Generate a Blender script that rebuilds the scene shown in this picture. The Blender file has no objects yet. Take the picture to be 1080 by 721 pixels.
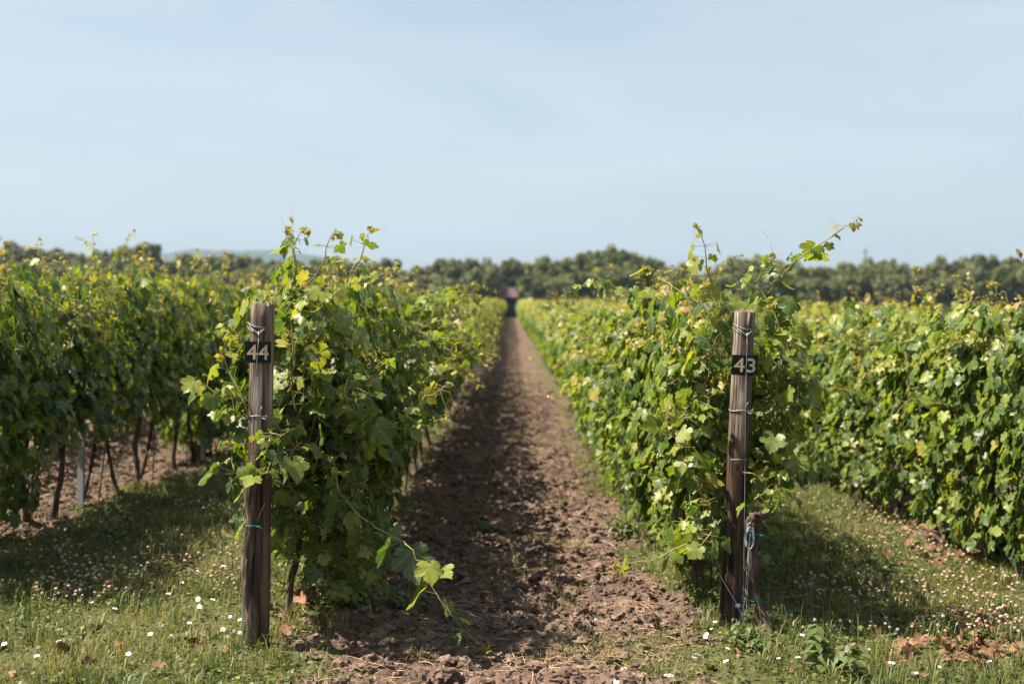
import bpy, math, random
import numpy as np
from mathutils import Vector, Matrix

random.seed(7)
RNG = np.random.default_rng(11)
S = bpy.context.scene
COL = S.collection
R = math.radians

# ------------------------------------------------------------------ camera
cam_d = bpy.data.cameras.new('camera')
cam = bpy.data.objects.new('camera', cam_d)
COL.objects.link(cam)
cam_d.sensor_width = 36.0
cam_d.lens = 50.0
cam_d.clip_start = 0.05
cam_d.clip_end = 20000
CAM_H = 1.75
cam.matrix_world = (Matrix.Translation((0, 0, CAM_H)) @ Matrix.Rotation(R(-0.08), 4, 'Z')
                    @ Matrix.Rotation(R(90 - 1.62), 4, 'X') @ Matrix.Rotation(R(1.5), 4, 'Z'))
cam_d.dof.use_dof = True
cam_d.dof.focus_distance = 7.3
cam_d.dof.aperture_fstop = 2.0
cam_d.dof.aperture_blades = 0
S.camera = cam
CM = cam.matrix_world.copy()

# ------------------------------------------------------------------ light
SUN_EL, SUN_BACK = 56.0, 5.0          # from the left, a little behind the camera
sd = Vector((-math.cos(R(SUN_EL)) * math.cos(R(SUN_BACK)), -math.cos(R(SUN_EL)) * math.sin(R(SUN_BACK)), math.sin(R(SUN_EL))))
sun_d = bpy.data.lights.new('sun', 'SUN')
sun_d.energy = 5.0
sun_d.angle = R(0.5)
sun_d.color = (1.0, 0.91, 0.76)
sun = bpy.data.objects.new('sun', sun_d)
sun.rotation_euler = (-sd).to_track_quat('-Z', 'Y').to_euler()
sun.location = (0, 0, 60)
COL.objects.link(sun)

W = bpy.data.worlds.new('World')
S.world = W
W.use_nodes = True
nt = W.node_tree
bg = nt.nodes['Background']
sky = nt.nodes.new('ShaderNodeTexSky')
sky.sky_type = 'NISHITA'
sky.sun_disc = False
sky.sun_elevation = R(SUN_EL)
sky.sun_rotation = math.atan2(sd.x, sd.y)
sky.air_density = 1.0
sky.dust_density = 1.6
sky.ozone_density = 1.0
tc = nt.nodes.new('ShaderNodeTexCoord')
mp = nt.nodes.new('ShaderNodeMapping')
mp.inputs['Scale'].default_value = (1.6, 1.0, 8.0)
mp.inputs['Rotation'].default_value = (0.0, R(9), R(20))
nz = nt.nodes.new('ShaderNodeTexNoise')
nz.inputs['Scale'].default_value = 2.2
nz.inputs['Detail'].default_value = 9
nz.inputs['Roughness'].default_value = 0.5
nz.inputs['Distortion'].default_value = 0.6
rp = nt.nodes.new('ShaderNodeValToRGB')
rp.color_ramp.elements[0].position = 0.34
rp.color_ramp.elements[0].color = (0.38, 0.38, 0.38, 1)
rp.color_ramp.elements[1].position = 0.72
rp.color_ramp.elements[1].color = (0.76, 0.76, 0.76, 1)
mx = nt.nodes.new('ShaderNodeMixRGB')
mx.inputs['Color2'].default_value = (4.95, 5.55, 5.75, 1)      # thin high cloud
nt.links.new(tc.outputs['Generated'], mp.inputs['Vector'])
nt.links.new(mp.outputs['Vector'], nz.inputs['Vector'])
nt.links.new(nz.outputs['Fac'], rp.inputs['Fac'])
nt.links.new(rp.outputs['Color'], mx.inputs['Fac'])
nt.links.new(sky.outputs['Color'], mx.inputs['Color1'])
nt.links.new(mx.outputs['Color'], bg.inputs['Color'])
bg.inputs['Strength'].default_value = 0.05

S.view_settings.view_transform = 'Standard'
S.view_settings.look = 'None'
S.view_settings.gamma = 1.0
S.view_settings.use_curve_mapping = False
S.view_settings.exposure = 1.62
S.render.engine = 'CYCLES'
S.cycles.use_denoising = True
try:
    S.cycles.denoiser = 'OPENIMAGEDENOISE'
except Exception:
    pass
S.cycles.max_bounces = 8
S.cycles.diffuse_bounces = 2
S.cycles.glossy_bounces = 2
S.cycles.transmission_bounces = 4
S.cycles.transparent_max_bounces = 8
S.cycles.volume_bounces = 0
S.cycles.use_adaptive_sampling = True
S.cycles.adaptive_threshold = 0.02
S.render.use_persistent_data = False


# ------------------------------------------------------------------ helpers
def smooth(a, b, x):
    t = np.clip((np.asarray(x, float) - a) / (b - a), 0, 1)
    return t * t * (3 - 2 * t)


def gz(x, y):
    """broad height of the ground"""
    return -0.20 * smooth(7, 20, y)


def ray(px, py):
    v = Vector(((px - 540) / 1500.0, -(py - 360.5) / 1500.0, -1.0))
    return (CM.to_3x3() @ v)


def at(px, py, y):
    d = ray(px, py)
    return Vector((0, 0, CAM_H)) + d * (y / d.y)


def on_ground(px, py):
    d = ray(px, py)
    z = 0.0
    for _ in range(8):
        t = (z - CAM_H) / d.z
        z = float(gz(d.x * t, d.y * t))
    return Vector((d.x * t, d.y * t, z))


# value noise in numpy -------------------------------------------------
_P = RNG.random((256, 256))


def vnoise(x, y):
    x = np.asarray(x, float); y = np.asarray(y, float)
    xi = np.floor(x).astype(int); yi = np.floor(y).astype(int)
    fx = x - xi; fy = y - yi
    fx = fx * fx * (3 - 2 * fx); fy = fy * fy * (3 - 2 * fy)
    a = _P[xi & 255, yi & 255]; b = _P[(xi + 1) & 255, yi & 255]
    c = _P[xi & 255, (yi + 1) & 255]; d = _P[(xi + 1) & 255, (yi + 1) & 255]
    return a + (b - a) * fx + (c - a) * fy + (a - b - c + d) * fx * fy


def fbm(x, y, oct=4):
    s = 0; a = 0.5; n = 0
    for k in range(oct):
        s = s + a * vnoise(np.asarray(x) * 2 ** k + 17.3 * k, np.asarray(y) * 2 ** k + 5.1 * k)
        n += a; a *= 0.5
    return s / n


ROWS = {44: -1.10, 43: 1.22, 45: -3.5, 42: 3.45}


def grass_mask(x, y):
    """1 = grass lane or headland, 0 = tilled soil"""
    x = np.asarray(x, float); y = np.asarray(y, float)
    n = (fbm(x * 1.7 + 9, y * 1.7, 4) - 0.5)
    n2 = (fbm(x * 6 + 3, y * 6, 3) - 0.5)
    e = n * 0.9 + n2 * 0.5
    left = smooth(-0.12, 0.12, (-0.98 - x) + e) * smooth(-0.15, 0.15, (x + 3.45) + e)
    right = smooth(-0.12, 0.12, (x - 0.98) + e) * smooth(-0.15, 0.15, (3.5 - x) + e)
    lane = np.maximum(left, right)
    head = smooth(-0.2, 0.2, (7.0 - y) + e * 1.6)
    side = smooth(0.0, 0.5, np.abs(x + 0.05) - 0.62 + e * 0.9)
    m = np.maximum(lane, head * side)
    far = np.where(np.abs(x) > 3.9, 0.15, 0)
    return np.clip(np.maximum(m, far), 0, 1)


class G:
    """collects triangles for ONE mesh"""
    def __init__(s):
        s.v = []; s.f = []; s.uv = []; s.t = []; s.m = []; s.n = 0

    def add(s, v, f, tone=0.0, uv=None, mat=0):
        v = np.asarray(v, float).reshape(-1, 3); f = np.asarray(f, int).reshape(-1, 3)
        s.v.append(v); s.f.append(f + s.n); s.n += len(v)
        s.uv.append(np.zeros((len(v), 2)) if uv is None else np.asarray(uv, float))
        s.t.append(np.broadcast_to(np.asarray(tone, float), (len(v),)))
        s.m.append(np.full(len(f), mat, int))
        return s

    def mesh(s, name, mats, smooth_shade=True):
        v = np.concatenate(s.v); f = np.concatenate(s.f)
        uv = np.concatenate(s.uv); t = np.concatenate(s.t); m = np.concatenate(s.m)
        me = bpy.data.meshes.new(name)
        me.vertices.add(len(v)); me.vertices.foreach_set('co', v.astype(np.float32).ravel())
        me.loops.add(len(f) * 3); me.loops.foreach_set('vertex_index', f.astype(np.int32).ravel())
        me.polygons.add(len(f))
        me.polygons.foreach_set('loop_start', (np.arange(len(f)) * 3).astype(np.int32))
        me.polygons.foreach_set('loop_total', np.full(len(f), 3, np.int32))
        me.polygons.foreach_set('material_index', m.astype(np.int32))
        me.polygons.foreach_set('use_smooth', np.full(len(f), smooth_shade, bool))
        ul = me.uv_layers.new(name='uv')
        ul.data.foreach_set('uv', uv[f.ravel()].astype(np.float32).ravel())
        a = me.attributes.new('tone', 'FLOAT', 'POINT')
        a.data.foreach_set('value', t.astype(np.float32))
        for x in (mats if isinstance(mats, (list, tuple)) else [mats]):
            me.materials.append(x)
        me.update(); me.validate()
        return me


def obj(name, me, parent=None, loc=None):
    o = bpy.data.objects.new(name, me)
    COL.objects.link(o)
    if parent is not None:
        o.parent = parent
    if loc is not None:
        o.location = loc
    return o


def tag(o, label=None, cat=None, group=None, kind=None):
    if label: o['label'] = label
    if cat: o['category'] = cat
    if group: o['group'] = group
    if kind: o['kind'] = kind
    return o


def empty(name, loc, label, cat, group=None, rz=0.0):
    o = bpy.data.objects.new(name, None)
    o.empty_display_size = 0.1
    o.location = loc
    o.rotation_euler = (0, 0, rz)
    COL.objects.link(o)
    return tag(o, label, cat, group)


def tube(pts, rad, sides=6, cap=True):
    P = np.array([tuple(p) for p in pts], float); n = len(P)
    r = np.broadcast_to(np.asarray(rad, float), (n,))
    T = np.gradient(P, axis=0); T /= np.linalg.norm(T, axis=1)[:, None] + 1e-9
    ref = np.array([0.0, 0, 1]) if abs(T[0][2]) < 0.8 else np.array([1.0, 0, 0])
    V = []; u = np.cross(T[0], ref); u /= np.linalg.norm(u)
    a = np.linspace(0, 2 * math.pi, sides, endpoint=False)
    for i in range(n):
        u = u - T[i] * np.dot(u, T[i]); u /= np.linalg.norm(u) + 1e-9
        w = np.cross(T[i], u)
        V.append(P[i] + r[i] * (np.cos(a)[:, None] * u + np.sin(a)[:, None] * w))
    V = np.concatenate(V); F = []
    for i in range(n - 1):
        for k in range(sides):
            b = i * sides + k; c = i * sides + (k + 1) % sides
            F += [(b, c, c + sides), (b, c + sides, b + sides)]
    if cap:
        V = np.concatenate([V, P[:1], P[-1:]]); e = n * sides
        for k in range(sides):
            F.append((e, (k + 1) % sides, k))
            F.append((e + 1, (n - 1) * sides + k, (n - 1) * sides + (k + 1) % sides))
    return V, np.array(F)


def spline(pts, n):
    """Catmull-Rom through points"""
    P = np.array([tuple(p) for p in pts], float)
    P = np.vstack([2 * P[0] - P[1], P, 2 * P[-1] - P[-2]])
    out = []
    segs = len(P) - 3
    for q in np.linspace(0, segs - 1e-6, n):
        i = int(q); t = q - i
        p0, p1, p2, p3 = P[i:i + 4]
        out.append(0.5 * (2 * p1 + (p2 - p0) * t + (2 * p0 - 5 * p1 + 4 * p2 - p3) * t * t + (3 * p1 - p0 - 3 * p2 + p3) * t ** 3))
    return np.array(out)


def box(c, s):
    c = np.array(c, float); s = np.array(s, float) / 2
    v = np.array([[x, y, z] for x in (-1, 1) for y in (-1, 1) for z in (-1, 1)]) * s + c
    q = [(0, 1, 3, 2), (4, 6, 7, 5), (0, 4, 5, 1), (2, 3, 7, 6), (0, 2, 6, 4), (1, 5, 7, 3)]
    f = []
    for a, b, c2, d in q:
        f += [(a, b, c2), (a, c2, d)]
    return v, np.array(f)


def blob(c, r, seed, rough=0.25, sub=1):
    """small irregular lump (subdivided octahedron)"""
    v, f = _OCT[sub]
    rs = np.random.default_rng(seed)
    d = 1 + rough * (rs.random(len(v)) - 0.5) * 2
    return v * d[:, None] * np.asarray(r) + np.asarray(c), f


def _oct(n):
    v = [(1, 0, 0), (-1, 0, 0), (0, 1, 0), (0, -1, 0), (0, 0, 1), (0, 0, -1)]
    f = [(0, 2, 4), (2, 1, 4), (1, 3, 4), (3, 0, 4), (2, 0, 5), (1, 2, 5), (3, 1, 5), (0, 3, 5)]
    v = [np.array(p, float) for p in v]
    for _ in range(n):
        nf = []; cache = {}
        def mid(a, b):
            k = (min(a, b), max(a, b))
            if k not in cache:
                m = v[a] + v[b]; v.append(m / np.linalg.norm(m)); cache[k] = len(v) - 1
            return cache[k]
        for a, b, c in f:
            ab, bc, ca = mid(a, b), mid(b, c), mid(c, a)
            nf += [(a, ab, ca), (b, bc, ab), (c, ca, bc), (ab, bc, ca)]
        f = nf
    return np.array(v), np.array(f)


_OCT = [_oct(0), _oct(1), _oct(2)]


# ------------------------------------------------------------------ materials
def newmat(name):
    m = bpy.data.materials.new(name); m.use_nodes = True
    n = m.node_tree.nodes; l = m.node_tree.links
    return m, n, l, n['Principled BSDF'], n['Material Output']


def ramp(n, stops):
    r = n.new('ShaderNodeValToRGB'); e = r.color_ramp.elements
    while len(e) < len(stops): e.new(0.5)
    for k, (p, c) in enumerate(stops):
        e[k].position = p; e[k].color = (*c, 1)
    return r


def leaf_material(name, stops, trans=0.40, rough=0.44, spec=0.42, veins=True, back=(0.15, 0.19, 0.10), tboost=(1.6, 1.65, 0.45)):
    m, n, l, b, out = newmat(name)
    at_ = n.new('ShaderNodeAttribute'); at_.attribute_name = 'tone'
    oi = n.new('ShaderNodeObjectInfo')
    ad = n.new('ShaderNodeMath'); ad.operation = 'MULTIPLY_ADD'
    l.new(oi.outputs['Random'], ad.inputs[0]); ad.inputs[1].default_value = 0.10
    l.new(at_.outputs['Fac'], ad.inputs[2])
    sb = n.new('ShaderNodeMath'); sb.operation = 'SUBTRACT'; sb.inputs[1].default_value = 0.05
    l.new(ad.outputs[0], sb.inputs[0])
    cr = ramp(n, stops); l.new(sb.outputs[0], cr.inputs['Fac'])
    col = cr.outputs['Color']
    # blotches inside the blade
    tcn = n.new('ShaderNodeTexCoord')
    nz = n.new('ShaderNodeTexNoise'); nz.inputs['Scale'].default_value = 28; nz.inputs['Detail'].default_value = 3
    l.new(tcn.outputs['Object'], nz.inputs['Vector'])
    hv = n.new('ShaderNodeHueSaturation'); l.new(col, hv.inputs['Color'])
    mr = n.new('ShaderNodeMapRange'); mr.inputs['From Min'].default_value = 0.3; mr.inputs['From Max'].default_value = 0.7
    mr.inputs['To Min'].default_value = 0.78; mr.inputs['To Max'].default_value = 1.22
    l.new(nz.outputs['Fac'], mr.inputs['Value']); l.new(mr.outputs[0], hv.inputs['Value'])
    col = hv.outputs['Color']
    if veins:
        uvn = n.new('ShaderNodeUVMap'); uvn.uv_map = 'uv'
        sx = n.new('ShaderNodeSeparateXYZ'); l.new(uvn.outputs['UV'], sx.inputs[0])
        an = n.new('ShaderNodeMath'); an.operation = 'ARCTAN2'
        l.new(sx.outputs['X'], an.inputs[0]); l.new(sx.outputs['Y'], an.inputs[1])
        ab = n.new('ShaderNodeMath'); ab.operation = 'PINGPONG'; ab.inputs[1].default_value = 0.47
        l.new(an.outputs[0], ab.inputs[0])
        ln = n.new('ShaderNodeVectorMath'); ln.operation = 'LENGTH'; l.new(uvn.outputs['UV'], ln.inputs[0])
        ml = n.new('ShaderNodeMath'); ml.operation = 'MULTIPLY'; l.new(ab.outputs[0], ml.inputs[0]); l.new(ln.outputs['Value'], ml.inputs[1])
        vr = n.new('ShaderNodeMapRange'); vr.inputs['From Min'].default_value = 0.012; vr.inputs['From Max'].default_value = 0.05
        vr.inputs['To Min'].default_value = 0.55; vr.inputs['To Max'].default_value = 0.0
        l.new(ml.outputs[0], vr.inputs['Value'])
        vm = n.new('ShaderNodeMixRGB'); vm.inputs['Color2'].default_value = (0.20, 0.25, 0.07, 1)
        l.new(vr.outputs[0], vm.inputs['Fac']); l.new(col, vm.inputs['Color1'])
        col = vm.outputs['Color']
    geo = n.new('ShaderNodeNewGeometry')
    bm = n.new('ShaderNodeMixRGB'); bm.inputs['Color2'].default_value = (*back, 1)
    bf = n.new('ShaderNodeMath'); bf.operation = 'MULTIPLY'; bf.inputs[1].default_value = 0.55
    l.new(geo.outputs['Backfacing'], bf.inputs[0]); l.new(bf.outputs[0], bm.inputs['Fac'])
    l.new(col, bm.inputs['Color1'])
    l.new(bm.outputs['Color'], b.inputs['Base Color'])
    b.inputs['Roughness'].default_value = rough
    b.inputs['Specular IOR Level'].default_value = spec
    tr = n.new('ShaderNodeBsdfTranslucent')
    tm = n.new('ShaderNodeMixRGB'); tm.blend_type = 'MULTIPLY'; tm.inputs['Fac'].default_value = 1
    tm.inputs['Color2'].default_value = (*tboost, 1)
    l.new(col, tm.inputs['Color1']); l.new(tm.outputs['Color'], tr.inputs['Color'])
    mix = n.new('ShaderNodeMixShader'); mix.inputs['Fac'].default_value = trans
    l.new(b.outputs[0], mix.inputs[1]); l.new(tr.outputs[0], mix.inputs[2])
    l.new(mix.outputs[0], out.inputs['Surface'])
    return m


VINE_STOPS = [(0.0, (0.016, 0.038, 0.012)), (0.28, (0.076, 0.125, 0.023)), (0.52, (0.185, 0.215, 0.030)),
              (0.80, (0.29, 0.255, 0.05)), (1.0, (0.30, 0.20, 0.085))]
M_LEAF = leaf_material('vine_leaf', VINE_STOPS)
M_FARLEAF = leaf_material('far_vine_leaf', VINE_STOPS, veins=False)
M_TREE = leaf_material('tree_leaf', [(0.0, (0.026, 0.034, 0.011)), (0.5, (0.088, 0.108, 0.030)), (1.0, (0.23, 0.235, 0.068))],
                       trans=0.2, rough=0.6, spec=0.3, veins=False, back=(0.11, 0.12, 0.07), tboost=(1.2, 1.2, 0.7))
M_GRASS = leaf_material('grass_blade', [(0.0, (0.030, 0.048, 0.012)), (0.4, (0.100, 0.122, 0.028)), (0.72, (0.24, 0.22, 0.078)), (1.0, (0.36, 0.27, 0.14))],
                        trans=0.3, rough=0.5, spec=0.3, veins=False, back=(0.08, 0.11, 0.035), tboost=(1.3, 1.35, 0.6))
M_WEED = leaf_material('weed_leaf', [(0.0, (0.045, 0.078, 0.024)), (1.0, (0.13, 0.155, 0.045))], trans=0.3, rough=0.5, spec=0.35, veins=False)


def plain(name, stops, scale=20, rough=0.8, spec=0.3, stretch=(1, 1, 1), bump=0.0, metal=0.0, detail=5, coord='Object', dist=0.0):
    m, n, l, b, out = newmat(name)
    tcn = n.new('ShaderNodeTexCoord')
    mpn = n.new('ShaderNodeMapping'); mpn.inputs['Scale'].default_value = stretch
    l.new(tcn.outputs[coord], mpn.inputs['Vector'])
    nz = n.new('ShaderNodeTexNoise'); nz.inputs['Scale'].default_value = scale; nz.inputs['Detail'].default_value = detail
    nz.inputs['Roughness'].default_value = 0.65; nz.inputs['Distortion'].default_value = dist
    l.new(mpn.outputs[0], nz.inputs['Vector'])
    cr = ramp(n, stops); l.new(nz.outputs['Fac'], cr.inputs['Fac'])
    l.new(cr.outputs['Color'], b.inputs['Base Color'])
    b.inputs['Roughness'].default_value = rough
    b.inputs['Specular IOR Level'].default_value = spec
    b.inputs['Metallic'].default_value = metal
    if bump:
        bp = n.new('ShaderNodeBump'); bp.inputs['Strength'].default_value = bump; bp.inputs['Distance'].default_value = 0.01
        l.new(nz.outputs['Fac'], bp.inputs['Height']); l.new(bp.outputs[0], b.inputs['Normal'])
    return m


M_CANE = plain('green_cane', [(0.3, (0.15, 0.17, 0.05)), (0.7, (0.27, 0.20, 0.09))], 15, 0.6)
M_BARK = plain('vine_bark', [(0.3, (0.018, 0.013, 0.011)), (0.52, (0.075, 0.054, 0.043)), (0.72, (0.19, 0.145, 0.115))], 26, 0.95, 0.1, (1, 1, 0.18), 1.0)
M_TREEBARK = plain('tree_bark', [(0.3, (0.04, 0.032, 0.025)), (0.7, (0.10, 0.08, 0.065))], 6, 0.95, 0.1, (1, 1, 0.3), 0.6)
M_STEEL = plain('galvanised_steel', [(0.3, (0.20, 0.23, 0.26)), (0.7, (0.34, 0.37, 0.40))], 18, 0.55, 0.4, bump=0.1, metal=0.35)
M_WIRE = plain('wire', [(0.3, (0.16, 0.165, 0.17)), (0.7, (0.30, 0.30, 0.30))], 40, 0.55, 0.4, metal=0.5)
M_TIE = plain('teal_tie', [(0.3, (0.008, 0.13, 0.115)), (0.7, (0.02, 0.22, 0.19))], 30, 0.5)
M_TWINE = plain('blue_twine', [(0.35, (0.22, 0.32, 0.42)), (0.6, (0.50, 0.55, 0.58))], 60, 0.7)
M_ROD = plain('rusty_rod', [(0.3, (0.05, 0.035, 0.028)), (0.7, (0.12, 0.08, 0.06))], 30, 0.85)
M_PLATE = plain('plate_black', [(0.3, (0.004, 0.008, 0.008)), (0.7, (0.010, 0.016, 0.016))], 25, 0.6, 0.12)
M_DIGIT = plain('digit_beige', [(0.3, (0.40, 0.30, 0.20)), (0.7, (0.52, 0.40, 0.28))], 60, 0.6)
M_STEM = plain('weed_stem', [(0.3, (0.07, 0.12, 0.03)), (0.7, (0.14, 0.16, 0.06))], 30, 0.7)
M_CLOVER = plain('clover_petals', [(0.3, (0.24, 0.14, 0.10)), (0.7, (0.46, 0.33, 0.25))], 160, 0.8)
M_PETAL = plain('white_petals', [(0.3, (0.74, 0.74, 0.75)), (0.7, (0.84, 0.84, 0.83))], 80, 0.6)
M_YELLOW = plain('flower_centre', [(0.3, (0.55, 0.42, 0.08)), (0.7, (0.7, 0.55, 0.12))], 80, 0.7)
M_GRAPE = plain('young_grapes', [(0.3, (0.16, 0.22, 0.05)), (0.7, (0.25, 0.30, 0.09))], 60, 0.45)
M_STONE = plain('pale_stone', [(0.3, (0.30, 0.27, 0.25)), (0.7, (0.50, 0.46, 0.42))], 40, 0.9, bump=0.4)
M_DRY = plain('dry_leaf', [(0.3, (0.07, 0.034, 0.022)), (0.5, (0.16, 0.080, 0.048)), (0.75, (0.29, 0.165, 0.10))], 9, 0.8)
M_STRAW = plain('straw', [(0.3, (0.26, 0.15, 0.09)), (0.7, (0.50, 0.36, 0.22))], 12, 0.8)
M_ROOF = plain('shed_roof_sheet', [(0.3, (0.070, 0.030, 0.040)), (0.7, (0.11, 0.052, 0.066))], 3, 0.7)
M_SHED = plain('shed_boards', [(0.3, (0.035, 0.03, 0.028)), (0.7, (0.08, 0.065, 0.055))], 5, 0.9, stretch=(4, 4, 0.3))
M_HILL = plain('hill_forest', [(0.3, (0.025, 0.038, 0.026)), (0.7, (0.055, 0.066, 0.04))], 0.01, 0.95, 0.1, detail=8)


def post_material():
    m, n, l, b, out = newmat('weathered_post')
    tcn = n.new('ShaderNodeTexCoord')
    def noise(scale, stretch, detail=6, dist=0.0):
        mpn = n.new('ShaderNodeMapping'); mpn.inputs['Scale'].default_value = stretch
        l.new(tcn.outputs['Object'], mpn.inputs['Vector'])
        z = n.new('ShaderNodeTexNoise'); z.inputs['Scale'].default_value = scale; z.inputs['Detail'].default_value = detail
        z.inputs['Distortion'].default_value = dist; z.inputs['Roughness'].default_value = 0.6
        l.new(mpn.outputs[0], z.inputs['Vector']); return z
    g = noise(30, (1, 1, 0.045), 5, 0.5)      # long grain
    s = noise(3.0, (1, 1, 0.6), 4)           # stains
    k = noise(55, (1, 1, 0.035), 2)          # cracks
    c = ramp(n, [(0.34, (0.055, 0.042, 0.034)), (0.5, (0.19, 0.148, 0.118)), (0.66, (0.42, 0.35, 0.29))])
    l.new(g.outputs['Fac'], c.inputs['Fac'])
    st = ramp(n, [(0.38, (0.42, 0.38, 0.36)), (0.62, (1.0, 1.0, 1.0))]); l.new(s.outputs['Fac'], st.inputs['Fac'])
    mu = n.new('ShaderNodeMixRGB'); mu.blend_type = 'MULTIPLY'; mu.inputs['Fac'].default_value = 0.85
    l.new(c.outputs['Color'], mu.inputs['Color1']); l.new(st.outputs['Color'], mu.inputs['Color2'])
    ck = ramp(n, [(0.35, (0.0, 0.0, 0.0)), (0.42, (1, 1, 1))]); l.new(k.outputs['Fac'], ck.inputs['Fac'])
    m2 = n.new('ShaderNodeMixRGB'); m2.inputs['Color1'].default_value = (0.03, 0.02, 0.016, 1)
    l.new(ck.outputs['Color'], m2.inputs['Fac']); l.new(mu.outputs['Color'], m2.inputs['Color2'])
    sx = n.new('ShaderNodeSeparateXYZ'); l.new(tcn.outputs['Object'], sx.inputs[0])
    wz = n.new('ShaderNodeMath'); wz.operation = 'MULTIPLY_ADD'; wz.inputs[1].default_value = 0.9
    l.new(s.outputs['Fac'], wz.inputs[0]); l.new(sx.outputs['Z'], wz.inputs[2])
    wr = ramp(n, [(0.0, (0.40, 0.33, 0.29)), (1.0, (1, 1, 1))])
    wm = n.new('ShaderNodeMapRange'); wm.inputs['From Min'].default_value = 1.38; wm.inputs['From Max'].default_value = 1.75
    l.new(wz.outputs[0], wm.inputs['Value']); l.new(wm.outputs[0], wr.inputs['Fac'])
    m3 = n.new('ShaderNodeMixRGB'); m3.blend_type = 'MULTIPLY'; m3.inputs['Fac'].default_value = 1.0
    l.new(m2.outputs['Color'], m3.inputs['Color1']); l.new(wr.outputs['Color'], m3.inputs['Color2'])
    l.new(m3.outputs['Color'], b.inputs['Base Color'])
    b.inputs['Roughness'].default_value = 0.9; b.inputs['Specular IOR Level'].default_value = 0.15
    ma = n.new('ShaderNodeMath'); ma.operation = 'ADD'
    l.new(g.outputs['Fac'], ma.inputs[0]); l.new(ck.outputs['Color'], ma.inputs[1])
    bp = n.new('ShaderNodeBump'); bp.inputs['Strength'].default_value = 0.8; bp.inputs['Distance'].default_value = 0.006
    l.new(ma.outputs[0], bp.inputs['Height']); l.new(bp.outputs[0], b.inputs['Normal'])
    return m


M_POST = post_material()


def ground_material():
    m, n, l, b, out = newmat('field_ground')
    geo = n.new('ShaderNodeNewGeometry')
    a = n.new('ShaderNodeAttribute'); a.attribute_name = 'tone'
    def noise(scale, detail=8, rough=0.6):
        z = n.new('ShaderNodeTexNoise'); z.inputs['Scale'].default_value = scale; z.inputs['Detail'].default_value = detail
        z.inputs['Roughness'].default_value = rough
        l.new(geo.outputs['Position'], z.inputs['Vector']); return z
    n1 = noise(1.2, 8); n2 = noise(14, 8, 0.7); n3 = noise(70, 4)
    c = ramp(n, [(0.28, (0.048, 0.031, 0.024)), (0.5, (0.116, 0.078, 0.060)), (0.74, (0.25, 0.178, 0.138))])
    av = n.new('ShaderNodeMath'); av.operation = 'MULTIPLY_ADD'; av.inputs[1].default_value = 0.55
    h = n.new('ShaderNodeMath'); h.operation = 'MULTIPLY'; h.inputs[1].default_value = 0.45
    l.new(n1.outputs['Fac'], h.inputs[0]); l.new(n2.outputs['Fac'], av.inputs[0]); l.new(h.outputs[0], av.inputs[2])
    l.new(av.outputs[0], c.inputs['Fac'])
    gcol = ramp(n, [(0.3, (0.045, 0.055, 0.02)), (0.55, (0.085, 0.085, 0.035)), (0.75, (0.16, 0.125, 0.07))])
    l.new(n2.outputs['Fac'], gcol.inputs['Fac'])
    mx2 = n.new('ShaderNodeMixRGB'); l.new(a.outputs['Fac'], mx2.inputs['Fac'])
    l.new(c.outputs['Color'], mx2.inputs['Color1']); l.new(gcol.outputs['Color'], mx2.inputs['Color2'])
    l.new(mx2.outputs['Color'], b.inputs['Base Color'])
    b.inputs['Roughness'].default_value = 0.95; b.inputs['Specular IOR Level'].default_value = 0.1
    su = n.new('ShaderNodeMath'); su.operation = 'ADD'; l.new(n2.outputs['Fac'], su.inputs[0]); l.new(n3.outputs['Fac'], su.inputs[1])
    bp = n.new('ShaderNodeBump'); bp.inputs['Strength'].default_value = 0.7; bp.inputs['Distance'].default_value = 0.03
    l.new(su.outputs[0], bp.inputs['Height']); l.new(bp.outputs[0], b.inputs['Normal'])
    return m


M_GROUND = ground_material()
M_CLOD = plain('clod', [(0.28, (0.048, 0.031, 0.024)), (0.5, (0.116, 0.078, 0.060)), (0.74, (0.25, 0.178, 0.138))], 9, 0.95, 0.1, bump=0.5)


# ------------------------------------------------------------------ ground
def gh(x, y):
    """ground with its clods, near the camera"""
    x = np.asarray(x, float); y = np.asarray(y, float)
    g = grass_mask(x, y)
    near = (1 - smooth(18, 45, y)) * (1 - smooth(5, 8, np.abs(x)))
    clod = (np.abs(fbm(x * 4.2, y * 4.2, 4) - 0.5) * 0.16 + (fbm(x * 11, y * 11, 3) - 0.5) * 0.085 - 0.035)
    soft = (fbm(x * 2, y * 2, 3) - 0.5) * 0.05
    # a low bank under every trellis row
    bank = 0.0
    for X in (-3.5, -1.2, 1.22, 3.45):
        bank = bank + 0.015 * np.exp(-((x - X) / 0.3) ** 2)
    return gz(x, y) + near * (clod * (1 - g) + soft * g + bank)


def axis(fine0, fine1, step, far0, far1, grow=1.28):
    a = list(np.arange(fine0, fine1 + step / 2, step))
    d = step; p = a[-1]
    while p < far1:
        d *= grow; p += d; a.append(min(p, far1))
    d = step; p = a[0]; pre = []
    while p > far0:
        d *= grow; p -= d; pre.append(max(p, far0))
    return np.array(pre[::-1] + a)


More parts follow.
